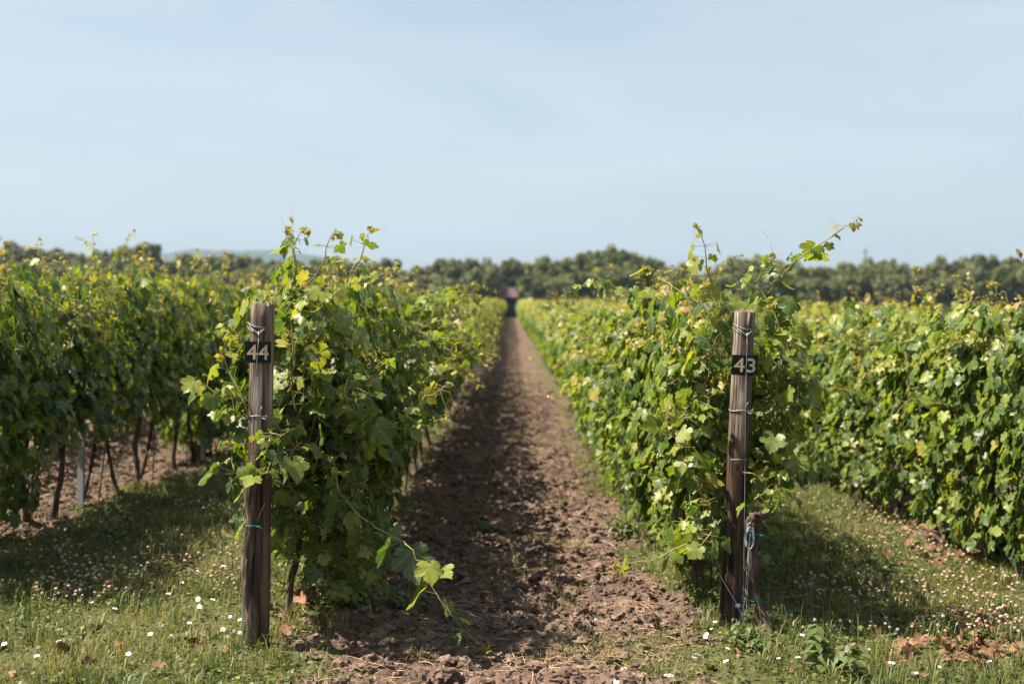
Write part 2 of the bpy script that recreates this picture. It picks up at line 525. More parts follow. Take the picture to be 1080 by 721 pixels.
xs = axis(-4.4, 4.4, 0.03, -2900, 2900)
ys = axis(5.6, 19.0, 0.034, -300, 2950, 1.12)
XX, YY = np.meshgrid(xs, ys)
ZZ = gh(XX, YY)
nx, ny = len(xs), len(ys)
idx = np.arange(nx * ny).reshape(ny, nx)
a_, b_, c_, d_ = idx[:-1, :-1].ravel(), idx[:-1, 1:].ravel(), idx[1:, 1:].ravel(), idx[1:, :-1].ravel()
g = G()
gm = grass_mask(XX, YY)
gm = np.where(YY > 171, 0.9, gm)
g.add(np.stack([XX.ravel(), YY.ravel(), ZZ.ravel()], 1), np.concatenate([np.stack([a_, b_, c_], 1), np.stack([a_, c_, d_], 1)]), gm.ravel())
tag(obj('ground', g.mesh('ground', M_GROUND)), kind='structure')

# far blue ridge: terrain
g = G()
prof = [(-1100, 4), (-1000, 22), (-880, 40), (-760, 62), (-640, 68), (-560, 78), (-480, 76), (-420, 82), (-330, 70), (-240, 56), (-160, 40), (-60, 12), (40, 4)]
px_ = np.array([p[0] for p in prof], float); pz_ = np.array([p[1] for p in prof], float)
hx = np.linspace(-1100, 40, 110); hy = np.linspace(0, 1, 14)
HX, HY = np.meshgrid(hx, hy)
hh = np.interp(HX, px_, pz_) * np.sin(np.clip(HY, 0, 1) * math.pi) ** 0.8 * 1.03 * (0.9 + 0.2 * fbm(HX / 60, HY * 6, 4)) - 3
hv = np.stack([HX.ravel(), (2250 + HY * 500).ravel(), hh.ravel()], 1)
ii = np.arange(hv.shape[0]).reshape(HX.shape)
a_, b_, c_, d_ = ii[:-1, :-1].ravel(), ii[:-1, 1:].ravel(), ii[1:, 1:].ravel(), ii[1:, :-1].ravel()
g.add(hv, np.concatenate([np.stack([a_, b_, c_], 1), np.stack([a_, c_, d_], 1)]))
tag(obj('hills', g.mesh('hills', M_HILL)), kind='structure')

# air
g = G(); v, f = box((0, 1300, 68), (6200, 3600, 144)); g.add(v, f)
M_HAZE, hn, hl, hb, ho = newmat('haze_air')
hn.remove(hb)
pv = hn.new('ShaderNodeVolumePrincipled')
pv.inputs['Color'].default_value = (0.40, 0.55, 0.76, 1)
pv.inputs['Density'].default_value = 0.00023
pv.inputs['Anisotropy'].default_value = 0.2
hl.new(pv.outputs[0], ho.inputs['Volume'])
hz = tag(obj('haze', g.mesh('haze', M_HAZE, False)), kind='stuff')


# ------------------------------------------------------------------ vine leaves
def leaf_template(detail=True):
    if detail:
        half = [(0.05, -0.02), (0.10, -0.20), (0.20, -0.30), (0.27, -0.25), (0.36, -0.29), (0.41, -0.20), (0.53, -0.18), (0.55, -0.08), (0.65, 0.0),
                (0.56, 0.06), (0.46, 0.12), (0.61, 0.18), (0.64, 0.25), (0.77, 0.33), (0.71, 0.40), (0.77, 0.50), (0.66, 0.52), (0.65, 0.61), (0.55, 0.59),
                (0.44, 0.60), (0.34, 0.52), (0.40, 0.67), (0.37, 0.72), (0.37, 0.81), (0.27, 0.83), (0.24, 0.93), (0.14, 0.94)]
        tip = [(0.0, 1.10)]
    else:
        half = [(0.06, -0.05), (0.30, -0.28), (0.60, 0.0), (0.52, 0.13), (0.75, 0.45), (0.44, 0.57), (0.26, 0.80)]
        tip = [(0.0, 1.08)]
    o = half + tip + [(-u, v) for u, v in half[::-1]]
    pts = np.array([(0.0, 0.22), (0.0, 0.0)] + o)
    n = len(o); F = []
    for k in range(n - 1):
        F.append((0, 2 + k, 3 + k))
    F.append((1, 2, 0)); F.append((1, 0, 2 + n - 1))
    F = np.array(F)[:, ::-1]        # front side up when +z is the normal
    return pts, np.array([f if True else f for f in F])


LT = leaf_template(True)
LS = leaf_template(False)


def fix_winding(T):
    pts, F = T
    out = []
    for a, b, c in F:
        p, q, r = pts[a], pts[b], pts[c]
        if (q[0] - p[0]) * (r[1] - p[1]) - (q[1] - p[1]) * (r[0] - p[0]) < 0:
            b, c = c, b
        out.append((a, b, c))
    return pts, np.array(out)


LT = fix_winding(LT); LS = fix_winding(LS)


def norm(a):
    return a / (np.linalg.norm(a, axis=-1, keepdims=True) + 1e-9)


def add_leaves(g, T, pos, nrm, tip, size, tone, mat=0, curl=None, rng=RNG):
    """leaf blades: pos = petiole end, nrm = upper-face normal, tip = direction of the tip"""
    pts, F = T
    N = len(pos); K = len(pts)
    if N == 0: return
    nrm = norm(np.asarray(nrm)); tip = np.asarray(tip)
    tip = norm(tip - nrm * (tip * nrm).sum(1, keepdims=True))
    xax = np.cross(tip, nrm)
    size = np.broadcast_to(size, (N,)); tone = np.broadcast_to(tone, (N,))
    c = rng.normal(0.24, 0.22, N) if curl is None else curl
    fold = rng.normal(0.14, 0.20, N)
    asym = rng.normal(0, 0.05, N)
    wav = rng.random(N) * 6.28
    u = pts[:, 0][None, :] * (1 + asym[:, None] * np.sign(pts[:, 0])[None, :]); v = np.broadcast_to(pts[:, 1][None, :], (N, K))
    ang = np.arctan2(pts[:, 0], pts[:, 1] - 0.2)[None, :]
    rad = np.hypot(pts[:, 0], pts[:, 1] - 0.2)[None, :]
    w = -c[:, None] * (u * u * 0.9 + np.maximum(v, 0) ** 2 * 0.8) + fold[:, None] * np.abs(u) + 0.10 * np.sin(3 * ang + wav[:, None]) * rad
    P = pos[:, None, :] + size[:, None, None] * (u[..., None] * xax[:, None, :] + v[..., None] * tip[:, None, :] + w[..., None] * nrm[:, None, :])
    FF = (F[None] + (np.arange(N) * K)[:, None, None]).reshape(-1, 3)
    uv = np.broadcast_to(pts[None], (N, K, 2)).reshape(-1, 2)
    g.add(P.reshape(-1, 3), FF, np.repeat(tone, K), uv, mat)


def add_stalks(g, a, b, r, mat=1):
    """thin 3-sided petioles"""
    a = np.asarray(a); b = np.asarray(b); N = len(a)
    if N == 0: return
    d = norm(b - a); ref = np.where(np.abs(d[:, 2:3]) > 0.9, np.array([[1.0, 0, 0]]), np.array([[0, 0, 1.0]]))
    u = norm(np.cross(d, ref)); w = np.cross(d, u)
    V = []
    for k in range(3):
        o = math.cos(k * 2.094) * u + math.sin(k * 2.094) * w
        V.append(a + o * r); V.append(b + o * r * 0.7)
    V = np.stack(V, 1).reshape(-1, 3)
    base = np.array([(0, 2, 3), (0, 3, 1), (2, 4, 5), (2, 5, 3), (4, 0, 1), (4, 1, 5)])
    F = (base[None] + (np.arange(N) * 6)[:, None, None]).reshape(-1, 3)
    g.add(V, F, 0, None, mat)


KEEP = [None]


def grow_leaves(gl, path, rng, T, size0, side=None, spread=0.085, extra=1, young=1.0, stalk=True, up=0.55, tone0=0.0):
    """leaves along a shoot path (n,3) from base to tip; side = outward x sign or None"""
    n = len(path)
    t = np.linspace(0, 1, n)
    for rep in range(1 + extra):
        keep = rng.random(n) < (0.97 if rep == 0 else 0.75)
        if KEEP[0] is not None:
            keep &= ~KEEP[0](path)
        P = path[keep]; tt = t[keep]; N = len(P)
        if N == 0: continue
        s = size0 * np.where(tt < 0.6, 1.0, np.clip(1.0 - (tt - 0.6) * 2.0, 0.22, 1)) * rng.uniform(0.5, 1.25, N)
        if rep: s = s * rng.uniform(0.5, 0.85, N)
        az = rng.uniform(0, 6.28, N)
        out = np.stack([np.cos(az), np.sin(az), rng.uniform(-0.25, 0.5, N)], 1)
        if side is not None:
            sg = np.sign(P[:, 0] - side); sg = np.where(sg == 0, 1, sg)
            out[:, 0] = np.abs(out[:, 0]) * sg * 1.1 + 0.25 * sg
        out = norm(out)
        L = spread * (0.35 + s / size0 * 0.8) * rng.uniform(0.6, 1.2, N)
        if rep: L *= 1.25
        tipst = P + out * L[:, None]
        nr = out * np.array([0.8, 0.55, 0.3]) + np.array([0, 0, up]) + rng.normal(0, 0.38, (N, 3))
        td = out * 0.75 + np.array([0, 0, -0.75]) + rng.normal(0, 0.35, (N, 3))
        tone = tone0 + np.clip(rng.normal(0.27, 0.17, N) + young * np.clip(tt - 0.42, 0, 1) ** 1.2 * 1.3, 0, 1)
        odd = rng.random(N) < 0.006
        tone = np.where(odd, np.maximum(tone, 0.8), tone)
        add_leaves(gl, T, tipst, nr, td, s, tone, 0, rng=rng)
        if stalk:
            add_stalks(gl, P, tipst, 0.0016, 1)


def shoot_path(rng, y0, drift, top, n, flop=0.0, x0=0.0, z0=0.78):
    """upward shoot: starts on the cordon, bulges outwards, ends near height top"""
    P = [np.array([x0 + rng.normal(0, 0.03), y0, z0])]
    ln = (top - z0) * 1.05
    step = ln / n
    d = norm(np.array([drift * 0.9, rng.normal(0, 0.25), 1.0]))
    for k in range(n):
        t = k / n
        d = d + np.array([rng.normal(0, 0.10) - drift * 0.10, rng.normal(0, 0.12), rng.normal(0, 0.05)])
        if t > 0.62:
            d = d + np.array([flop * 0.35 * np.sign(drift), 0, -abs(flop) * 0.33])
        d = norm(d)
        q = P[-1] + d * step
        q[0] = np.clip(q[0], x0 - 0.25, x0 + 0.25) if t < 0.6 else q[0]
        P.append(q)
    return np.array(P)


def tendril(g, p, d, rng, ln=0.12, mat=1):
    d = norm(np.asarray(d, float)); q = [np.asarray(p, float)]
    ax = norm(rng.normal(0, 1, 3)); ang = rng.uniform(-0.5, 0.5)
    for k in range(9):
        a = ang * (0.4 + k * 0.25)
        d = norm(d + np.cross(ax, d) * a * 0.6)
        q.append(q[-1] + d * ln / 9)
    v, f = tube(q, np.linspace(0.0011, 0.0005, len(q)), 3, False)
    g.add(v, f, 0, None, mat)


def foliage_variant(seed, fine=True, density=1.0, top=1.83, zlow=0.5, width=0.82, low=0.0):
    """leaves and canes of one vine, origin at its foot, row along y; one mesh for the leaves, one for the canes"""
    rng = np.random.default_rng(seed)
    gl, gc = G(), G()
    T = LT if fine else LS
    size = 0.077 if fine else 0.125
    step = 0.046 if fine else 0.085
    ns = int(round(16 * density))
    v, f = tube(spline([(0, -0.40 * width / 0.82, 0.79), (0.02, -0.2, 0.765), (0, 0, 0.75), (-0.02, 0.2, 0.775), (0, 0.40 * width / 0.82, 0.79)], 9), 0.011, 5); gc.add(v, f, 0, None, 1)
    for k in range(ns):
        y0 = (k + 0.5) / ns * width - width / 2 + rng.normal(0, 0.03)
        drift = (1 if k % 2 else -1) * abs(rng.normal(0.15, 0.09))
        tp = top + rng.normal(-0.06, 0.10)
        fl = 0.0
        if rng.random() < 0.35:
            fl = rng.uniform(0.25, 0.8); tp += 0.12
        n = max(6, int((tp - 0.78) * 1.05 / step))
        P = shoot_path(rng, y0, drift, tp, n, fl)
        grow_leaves(gl, P[1:], rng, T, size, side=0.0, extra=2 if fine else 1, stalk=fine)
        if fine:
            v, f = tube(P, np.linspace(0.0045, 0.0015, len(P)), 4, False); gc.add(v, f)
            for q in rng.integers(n // 2, n, 3):
                tendril(gc, P[q], rng.normal(0, 1, 3) + (0, 0, 0.6), rng, rng.uniform(0.07, 0.16), 0)
    # laterals hanging below the cordon
    for k in range(int(round((6 + 7 * low) * density))):
        y0 = rng.uniform(-width / 2, width / 2); sgn = rng.choice([-1, 1])
        n = int((0.55 + 0.25 * low) / step) + 2
        dz = rng.uniform(0.0, 0.36 + 0.28 * low)
        P = spline([(0.02 * sgn, y0, 0.85), (0.16 * sgn, y0 + rng.normal(0, 0.06), 0.98), (0.25 * sgn, y0 + rng.normal(0, 0.1), 0.80),
                    (0.26 * sgn + rng.normal(0, 0.04), y0 + rng.normal(0, 0.12), 0.78 - dz)], n)
        grow_leaves(gl, P[1:], rng, T, size * 1.02, side=0.0, extra=2 if fine else 1, young=0.3, stalk=fine)
        if fine:
            v, f = tube(P, np.linspace(0.004, 0.0015, len(P)), 4, False); gc.add(v, f)
    # a shell of sun-facing leaves that closes the hedge
    N = int((340 if fine else 110) * density * (1 + 0.5 * low))
    sg = rng.choice([-1, 1], N)
    z = rng.uniform(0.62 - 0.42 * low, top - 0.05, N)
    wd = 0.23 + 0.08 * np.sin((z - 0.5) * 2.2) + rng.normal(0, 0.05, N)
    pos = np.stack([sg * wd, rng.uniform(-width / 2, width / 2, N), z], 1)
    out = np.stack([sg, rng.normal(0, 0.3, N), rng.uniform(0.1, 0.9, N)], 1)
    tn = np.clip(rng.normal(0.28, 0.16, N) + 0.38 * np.clip((z - 1.55) / 0.5, 0, 1) * rng.random(N), 0, 1)
    add_leaves(gl, T, pos, out + rng.normal(0, 0.3, (N, 3)), out * 0.5 + np.array([0, 0, -1.0]) + rng.normal(0, 0.3, (N, 3)), size * rng.uniform(0.7, 1.15, N), tn, rng=rng)
    return gl, gc


def cane_shoot(points, rng, T=LT, n=None, size=0.10, mats=(M_LEAF, M_CANE), name='shoot', r0=0.005, young=1.0, tone0=0.0, extra=0, spread=0.07, tendrils=2):
    """one long free shoot: cane, leaves and tendrils in ONE mesh"""
    P0 = np.array([tuple(p) for p in points], float)
    L = np.linalg.norm(np.diff(P0, axis=0), axis=1).sum()
    n = n or max(6, int(L / 0.055))
    P = spline(P0, n)
    P[1:-1] += rng.normal(0, 0.006, P[1:-1].shape)
    g = G()
    v, f = tube(P, np.linspace(r0, 0.0014, len(P)), 5); g.add(v, f, 0, None, 1)
    grow_leaves(g, P[1:], rng, T, size, side=None, spread=spread, extra=extra, young=young, tone0=tone0)
    # tiny leaves bunched at the growing tip
    N = 5
    add_leaves(g, T, P[-1] + rng.normal(0, 0.008, (N, 3)), rng.normal(0, 1, (N, 3)) + np.array([0, 0, 0.6]), rng.normal(0, 1, (N, 3)), rng.uniform(0.014, 0.030, N), rng.uniform(0.75, 1.0, N), 0, rng=rng)
    for _ in range(tendrils):
        q = int(rng.integers(len(P) // 2, len(P)))
        tendril(g, P[q], rng.normal(0, 1, 3), rng, rng.uniform(0.08, 0.2), 1)
    return g.mesh(name, list(mats))


def trunk_variant(seed, height=0.77):
    rng = np.random.default_rng(seed)
    lean = rng.normal(0, 0.11, 2)
    pts = [(lean[0], lean[1], -0.03), (lean[0] * 0.7 + rng.normal(0, 0.012), lean[1] * 0.6, 0.14), (lean[0] * 0.4 + rng.normal(0, 0.02), lean[1] * 0.3 + rng.normal(0, 0.015), 0.36),
           (rng.normal(0, 0.015), rng.normal(0, 0.015), 0.58), (0, 0, height)]
    P = spline(pts, 22)
    r = np.interp(np.linspace(0, 1, 22), [0, 0.08, 0.3, 0.75, 1], [0.040, 0.029, 0.022, 0.020, 0.031]) * rng.uniform(0.75, 1.15) * (1 + rng.normal(0, 0.07, 22))
    g = G(); v, f = tube(P, r, 9)
    v = v + rng.normal(0, 0.0022, v.shape); g.add(v, f)
    for s in (-1, 1):       # cordon arms
        a = spline([(0, 0, height - 0.03), (0.01, s * 0.10, height + 0.03), (0, s * 0.34, height + 0.01)], 8)
        v, f = tube(a, np.linspace(0.022, 0.012, 8), 7); g.add(v + rng.normal(0, 0.0015, v.shape), f)
    for k in range(5):      # peeling strips of bark
        q = int(rng.integers(3, 17)); az = rng.uniform(0, 6.28); o = np.array([math.cos(az), math.sin(az), 0])
        sp = [P[q] + o * r[q] * 0.9, P[q + 1] + o * (r[q] + 0.004), P[q + 3] + o * (r[q] + 0.003), P[q + 4] + o * r[q]]
        v, f = tube(sp, 0.003, 4); g.add(v, f)
    return g.mesh('trunk', M_BARK), P, r


NF = 12
FINE = []
for k in range(NF):
    gl, gc = foliage_variant(100 + k, True)
    FINE.append((gl.mesh('foliage', [M_LEAF, M_CANE]), gc.mesh('canes', [M_CANE, M_BARK])))
COARSE = []
for k in range(6):
    gl, gc = foliage_variant(300 + k, False, density=0.85)
    COARSE.append((gl.mesh('foliage', [M_FARLEAF, M_CANE]), gc.mesh('canes', [M_CANE, M_BARK])))
LOW = []
for k in range(5):
    gl, gc = foliage_variant(200 + k, True, zlow=0.15, low=1.0)
    LOW.append((gl.mesh('foliage', [M_LEAF, M_CANE]), gc.mesh('canes', [M_CANE, M_BARK])))
TRUNKS = [trunk_variant(50 + k) for k in range(6)]


def tie_mesh(c, r, tilt=0.15):
    g = G()
    a = np.linspace(0, 2 * math.pi, 17)
    P = [(c[0] + r * math.cos(t), c[1] + r * math.sin(t), c[2] + tilt * r * math.cos(t + 1)) for t in a]
    v, f = tube(P, 0.0024, 5, False); g.add(v, f)
    v, f = tube([(c[0] + r * 0.7, c[1] - r * 0.8, c[2]), (c[0] + r * 1.2, c[1] - r * 1.3, c[2] + 0.004), (c[0] + r * 2.0, c[1] - r * 1.2, c[2] - 0.012)], 0.002, 4); g.add(v, f)
    return g.mesh('tie', M_TIE)


TIES = [tie_mesh(P[12], r[12] + 0.004) for _, P, r in TRUNKS]

ORD = ['', 'first', 'second', 'third', 'fourth', 'fifth', 'sixth', 'seventh', 'eighth', 'ninth', 'tenth', 'eleventh', 'twelfth', 'thirteenth', 'fourteenth', 'fifteenth', 'sixteenth']
ROWTXT = {44: 'row left of the dirt path', 43: 'row right of the dirt path', 45: 'shaded far left row', 42: 'far right row'}
GROUP = {k: 'grapevines in the ' + v for k, v in ROWTXT.items()}
START = {44: 7.72, 43: 8.45, 45: 8.25, 42: 8.6}
END = {44: 66, 43: 66, 45: 24.5, 42: 20.5}
VINES = {}


def make_vine(row, k, x, y, rng):
    z = float(gh(x, y))
    fine = y < 19
    if row in (44, 43):
        lab = (f'{ORD[k]} grapevine from the end post in the {ROWTXT[row]}' if k <= 12
               else f'green grapevine further down the {ROWTXT[row]}, one of many alike')
    else:
        lab = (f'{ORD[k]} grapevine from the near end of the {ROWTXT[row]}' if k <= 12
               else f'green grapevine further down the {ROWTXT[row]}, one of many alike')
    o = empty('grapevine', (x, y, z), lab, 'grapevine', GROUP[row], 0.0 if rng.random() < 0.5 else math.pi)
    s = rng.uniform(0.97, 1.06) * (1.08 if row == 45 else 1)
    o.scale = (0.8 if k < 3 else 1, 1, s)
    if fine:
        fo, ca = FINE[int(rng.integers(NF))]
        if (row == 42 and rng.random() < 0.75) or (row == 43 and rng.random() < 0.55) or (row == 44 and 2 <= k <= 4) or (row == 45 and (k < 3 or rng.random() < 0.4)): fo, ca = LOW[int(rng.integers(len(LOW)))]
        t = int(rng.integers(len(TRUNKS)))
        obj('foliage', fo, o); obj('canes', ca, o)
        obj('trunk', TRUNKS[t][0], o)
        if rng.random() < 0.5: obj('tie', TIES[t], o)
    else:
        fo, ca = COARSE[int(rng.integers(len(COARSE)))]
        obj('foliage', fo, o)
        obj('trunk', TRUNKS[int(rng.integers(len(TRUNKS)))][0], o)
    return o


vr = np.random.default_rng(5)
SP = 0.74
for row in (44, 43, 45, 42):
    y = START[row]; k = 1; VINES[row] = []
    while y < END[row]:
        x = ROWS[row] + vr.normal(0, 0.03)
        VINES[row].append(make_vine(row, k, x, y + vr.normal(0, 0.05), vr))
        y += SP; k += 1


# ------------------------------------------------------------------ end posts with their number plates
def make_post(base, top, radius, label, digits, plate_px, wires):
    """leaning round post; local frame: origin at the foot, z along the post"""
    axis_ = (top - base); H = axis_.length
    q = Vector((0, 0, 1)).rotation_difference(axis_.normalized())
    o = empty('end_post', base, label, 'vineyard post')
    o.rotation_mode = 'QUATERNION'; o.rotation_quaternion = q
    rng = np.random.default_rng(int(digits))
    # body
    n, sd_ = 30, 28
    zz = np.concatenate([np.linspace(-0.25, H - 0.012, n - 2), [H - 0.004, H]])
    rr = radius * (1.04 - 0.06 * zz / H); rr[-2] *= 0.965; rr[-1] *= 0.90
    a = np.linspace(0, 2 * math.pi, sd_, endpoint=False)
    an = 1 + 0.028 * np.sin(2 * a + rng.random() * 6) + 0.016 * np.sin(3 * a + rng.random() * 6)
    flute = rng.normal(0, 0.009, sd_)
    V = []
    wob = np.cumsum(rng.normal(0, 0.0009, (n, 2)), 0)
    for i in range(n):
        k = rr[i] * (an + flute + 0.004 * np.sin(a * 5 + zz[i] * 9))
        V.append(np.stack([wob[i, 0] + k * np.cos(a), wob[i, 1] + k * np.sin(a), np.full(sd_, zz[i])], 1))
    V = np.concatenate(V + [np.array([[wob[-1, 0], wob[-1, 1], H + 0.002]])])
    V[(n - 2) * sd_:(n - 1) * sd_, 2] += rng.normal(-0.004, 0.005, sd_)
    V[(n - 1) * sd_:(n) * sd_, 2] += rng.normal(0, 0.0022, sd_)
    F = []
    for i in range(n - 1):
        for k in range(sd_):
            p, r2 = i * sd_ + k, i * sd_ + (k + 1) % sd_
            F += [(p, r2, r2 + sd_), (p, r2 + sd_, p + sd_)]
    for k in range(sd_):
        F.append(((n - 1) * sd_ + k, (n - 1) * sd_ + (k + 1) % sd_, n * sd_))
    g = G(); g.add(V, F)
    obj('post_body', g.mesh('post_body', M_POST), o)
    # number plate: thin sheet bowed a little round the post
    pz, pw, ph = plate_px
    g = G()
    nx = 9
    u = np.linspace(-pw / 2, pw / 2, nx)
    yb = -(radius + 0.006) + (u ** 2) * 0.0
    th = 0.0022
    V = []
    for zt in (pz - ph / 2, pz + ph / 2):
        for k in range(nx): V.append((u[k], yb[k], zt))
    for zt in (pz - ph / 2, pz + ph / 2):
        for k in range(nx): V.append((u[k], yb[k] + th, zt))
    F = []
    def quad(a, b, c, d): F.extend([(a, b, c), (a, c, d)])
    for k in range(nx - 1):
        quad(k, k + 1, nx + k + 1, nx + k)
        quad(2 * nx + k + 1, 2 * nx + k, 3 * nx + k, 3 * nx + k + 1)
        quad(k + 1, k, 2 * nx + k, 2 * nx + k + 1)
        quad(nx + k, nx + k + 1, 3 * nx + k + 1, 3 * nx + k)
    quad(0, nx, 3 * nx, 2 * nx); quad(nx - 1, 3 * nx - 1, 4 * nx - 1, 2 * nx - 1)
    g.add(V, F)
    pl = obj('number_plate', g.mesh('number_plate', M_PLATE, False), o)
    tag(pl, f'dark plate reading {digits}')
    # painted digits, thin raised lettering
    cu = bpy.data.curves.new('digits', 'FONT')
    cu.body = digits; cu.align_x = 'CENTER'; cu.align_y = 'CENTER'
    cu.size = ph * 1.02; cu.offset = ph * 0.010; cu.extrude = 0.0006; cu.space_character = 1.06
    cu.materials.append(M_DIGIT)
    tmp = bpy.data.objects.new('digits_tmp', cu); COL.objects.link(tmp)
    dg = bpy.context.evaluated_depsgraph_get()
    me = bpy.data.meshes.new_from_object(tmp.evaluated_get(dg))
    bpy.data.objects.remove(tmp)
    n_ = len(me.vertices); co = np.zeros(n_ * 3, np.float32); me.vertices.foreach_get('co', co); co = co.reshape(-1, 3)
    cx = (co[:, 0].max() + co[:, 0].min()) / 2; cy = (co[:, 1].max() + co[:, 1].min()) / 2
    wx = co[:, 0].max() - co[:, 0].min(); hx_ = co[:, 1].max() - co[:, 1].min()
    X = (co[:, 0] - cx) * (pw * 0.84 / wx); Y = (co[:, 1] - cy) * (ph * 0.70 / hx_)
    new = np.stack([X, -(radius + 0.0072) - co[:, 2], Y + pz], 1)
    me.vertices.foreach_set('co', new.astype(np.float32).ravel()); me.update()
    me.polygons.foreach_set('use_smooth', np.zeros(len(me.polygons), bool))
    me.name = 'digits'
    obj('digits', me, pl)
    # wires
    for kind, zc in wires:
        g = G()
        if kind == 'wrap':
            for j, dz in enumerate((0.0, 0.011, -0.010)):
                P = []
                for t in np.linspace(0, 2 * math.pi, 25):
                    sag = 0.016 * max(0.0, math.cos(t + math.pi / 2)) ** 2 * (1 if j else 0.4)
                    P.append((( radius * 1.0 + 0.005) * math.cos(t), (radius * 1.0 + 0.005) * math.sin(t), zc + dz - sag + 0.006 * math.sin(t * 2 + j)))
                v, f = tube(P, 0.0016, 5, False); g.add(v, f)
            # twisted V that gathers into the hanging wire
            yf = -(radius + 0.012)
            for s in (-1, 1):
                v, f = tube(spline([(s * radius * 0.85, -radius * 0.55, zc - 0.004), (s * radius * 0.4, yf + 0.004, zc - 0.022), (0.004, yf, zc - 0.044)], 8), 0.0022, 5); g.add(v, f)
            v, f = tube([(0.004, yf, zc - 0.03), (0.006, yf - 0.004, zc - 0.06)], 0.0042, 6); g.add(v, f)
            obj('wire_wrap', g.mesh('wire_wrap', M_WIRE), o)
        if kind == 'band':
            P = [((radius + 0.004) * math.cos(t), (radius + 0.004) * math.sin(t), zc + 0.004 * math.sin(t * 3)) for t in np.linspace(0, 2 * math.pi, 25)]
            v, f = tube(P, 0.003, 5, False); g.add(v, f)
            yf = -(radius + 0.008)
            v, f = tube([(0.03, yf + 0.006, zc), (0.05, yf - 0.01, zc + 0.008), (0.045, yf - 0.012, zc - 0.012), (0.025, yf, zc - 0.004)], 0.0024, 5); g.add(v, f)
            v, f = tube([(0.022, yf, zc), (0.016, yf - 0.008, zc + 0.03), (0.026, yf - 0.012, zc + 0.05)], 0.002, 4); g.add(v, f)
            obj('wire_band', g.mesh('wire_band', M_WIRE), o)
        if kind == 'hang':
            ztop, xs_ = zc
            yf = -(radius + 0.0115)
            P = spline([(0.005, yf, ztop), (xs_ * 0.3, yf, ztop * 0.75), (xs_ * 0.7, yf - 0.006, ztop * 0.4), (xs_, yf - 0.03, 0.03), (xs_, yf - 0.035, -0.05)], 26)
            v, f = tube(P, 0.0017, 5); g.add(v, f)
            obj('hanging_wire', g.mesh('hanging_wire', M_WIRE), o)
        if kind == 'nail':
            v, f = tube([(zc[0], -(radius + 0.004), zc[1]), (zc[2], -(radius + 0.012), zc[3])], 0.0022, 5); g.add(v, f)
            obj('bent_wire', g.mesh('bent_wire', M_WIRE), o)
    return o


B44 = on_ground(270, 684); T44 = at(275, 319, B44.y)
B43 = on_ground(770, 667); T43 = at(786, 328, B43.y)
B44.z = float(gh(B44.x, B44.y)); B43.z = float(gh(B43.x, B43.y))
post44 = make_post(B44, T44, 0.0575, 'wooden end post with number plate 44 and a vine trunk climbing its left side', '44', (1.455, 0.128, 0.104),
                   [('wrap', 1.585), ('hang', (1.54, -0.055)), ('band', 1.14), ('nail', (0.045, 0.72, -0.012, 0.585))])
post43 = make_post(B43, T43, 0.0575, 'wooden end post with number plate 43 and pale twine hanging at its foot', '43', (1.425, 0.137, 0.107),
                   [('wrap', 1.625), ('hang', (1.58, 0.05)), ('band', 1.18), ('nail', (-0.05, 0.92, 0.035, 0.925))])

# blue-white twine coil hung on post 43, with two strands to the ground
g = G(); rng = np.random.default_rng(3)
c = Vector((B43.x + 0.075, B43.y - 0.085, 0.545))
for j in range(7):
    a0 = rng.uniform(0, 0.5); rx = rng.uniform(0.016, 0.026); rz = rng.uniform(0.045, 0.075)
    P = [(c.x + rx * math.cos(t) + rng.normal(0, 0.001), c.y + rng.normal(0, 0.004), c.z + rz * math.sin(t) - (0.075 - rz)) for t in np.linspace(a0, a0 + 6.28, 20)]
    v, f = tube(P, 0.0014, 4, False); g.add(v, f)
gl_ = float(gh(c.x, c.y))
v, f = tube(spline([(c.x, c.y, c.z), (c.x - 0.012, c.y - 0.01, 0.35), (c.x - 0.02, c.y - 0.012, 0.18), (c.x - 0.06, c.y - 0.02, gl_)], 16), 0.0015, 4); g.add(v, f)
v, f = tube(spline([(c.x, c.y, c.z), (c.x - 0.005, c.y - 0.012, 0.30), (c.x - 0.01, c.y - 0.015, gl_)], 16), 0.0015, 4); g.add(v, f)
v, f = blob((c.x - 0.055, c.y - 0.02, 0.17), (0.014, 0.01, 0.012), 4); g.add(v, f)
v, f = tube(spline([(c.x - 0.055, c.y - 0.02, 0.17), (c.x - 0.02, c.y - 0.03, 0.08), (c.x, c.y - 0.03, gl_)], 10), 0.0022, 4); g.add(v, f)
v, f = tube(spline([(c.x - 0.16, c.y + 0.02, 0.34), (c.x - 0.10, c.y - 0.02, 0.24), (c.x - 0.055, c.y - 0.02, 0.17)], 10), 0.0018, 4); g.add(v, f)
tag(obj('twine', g.mesh('twine', M_TWINE)), 'coil of pale blue twine hanging down the front of post 43', 'twine')


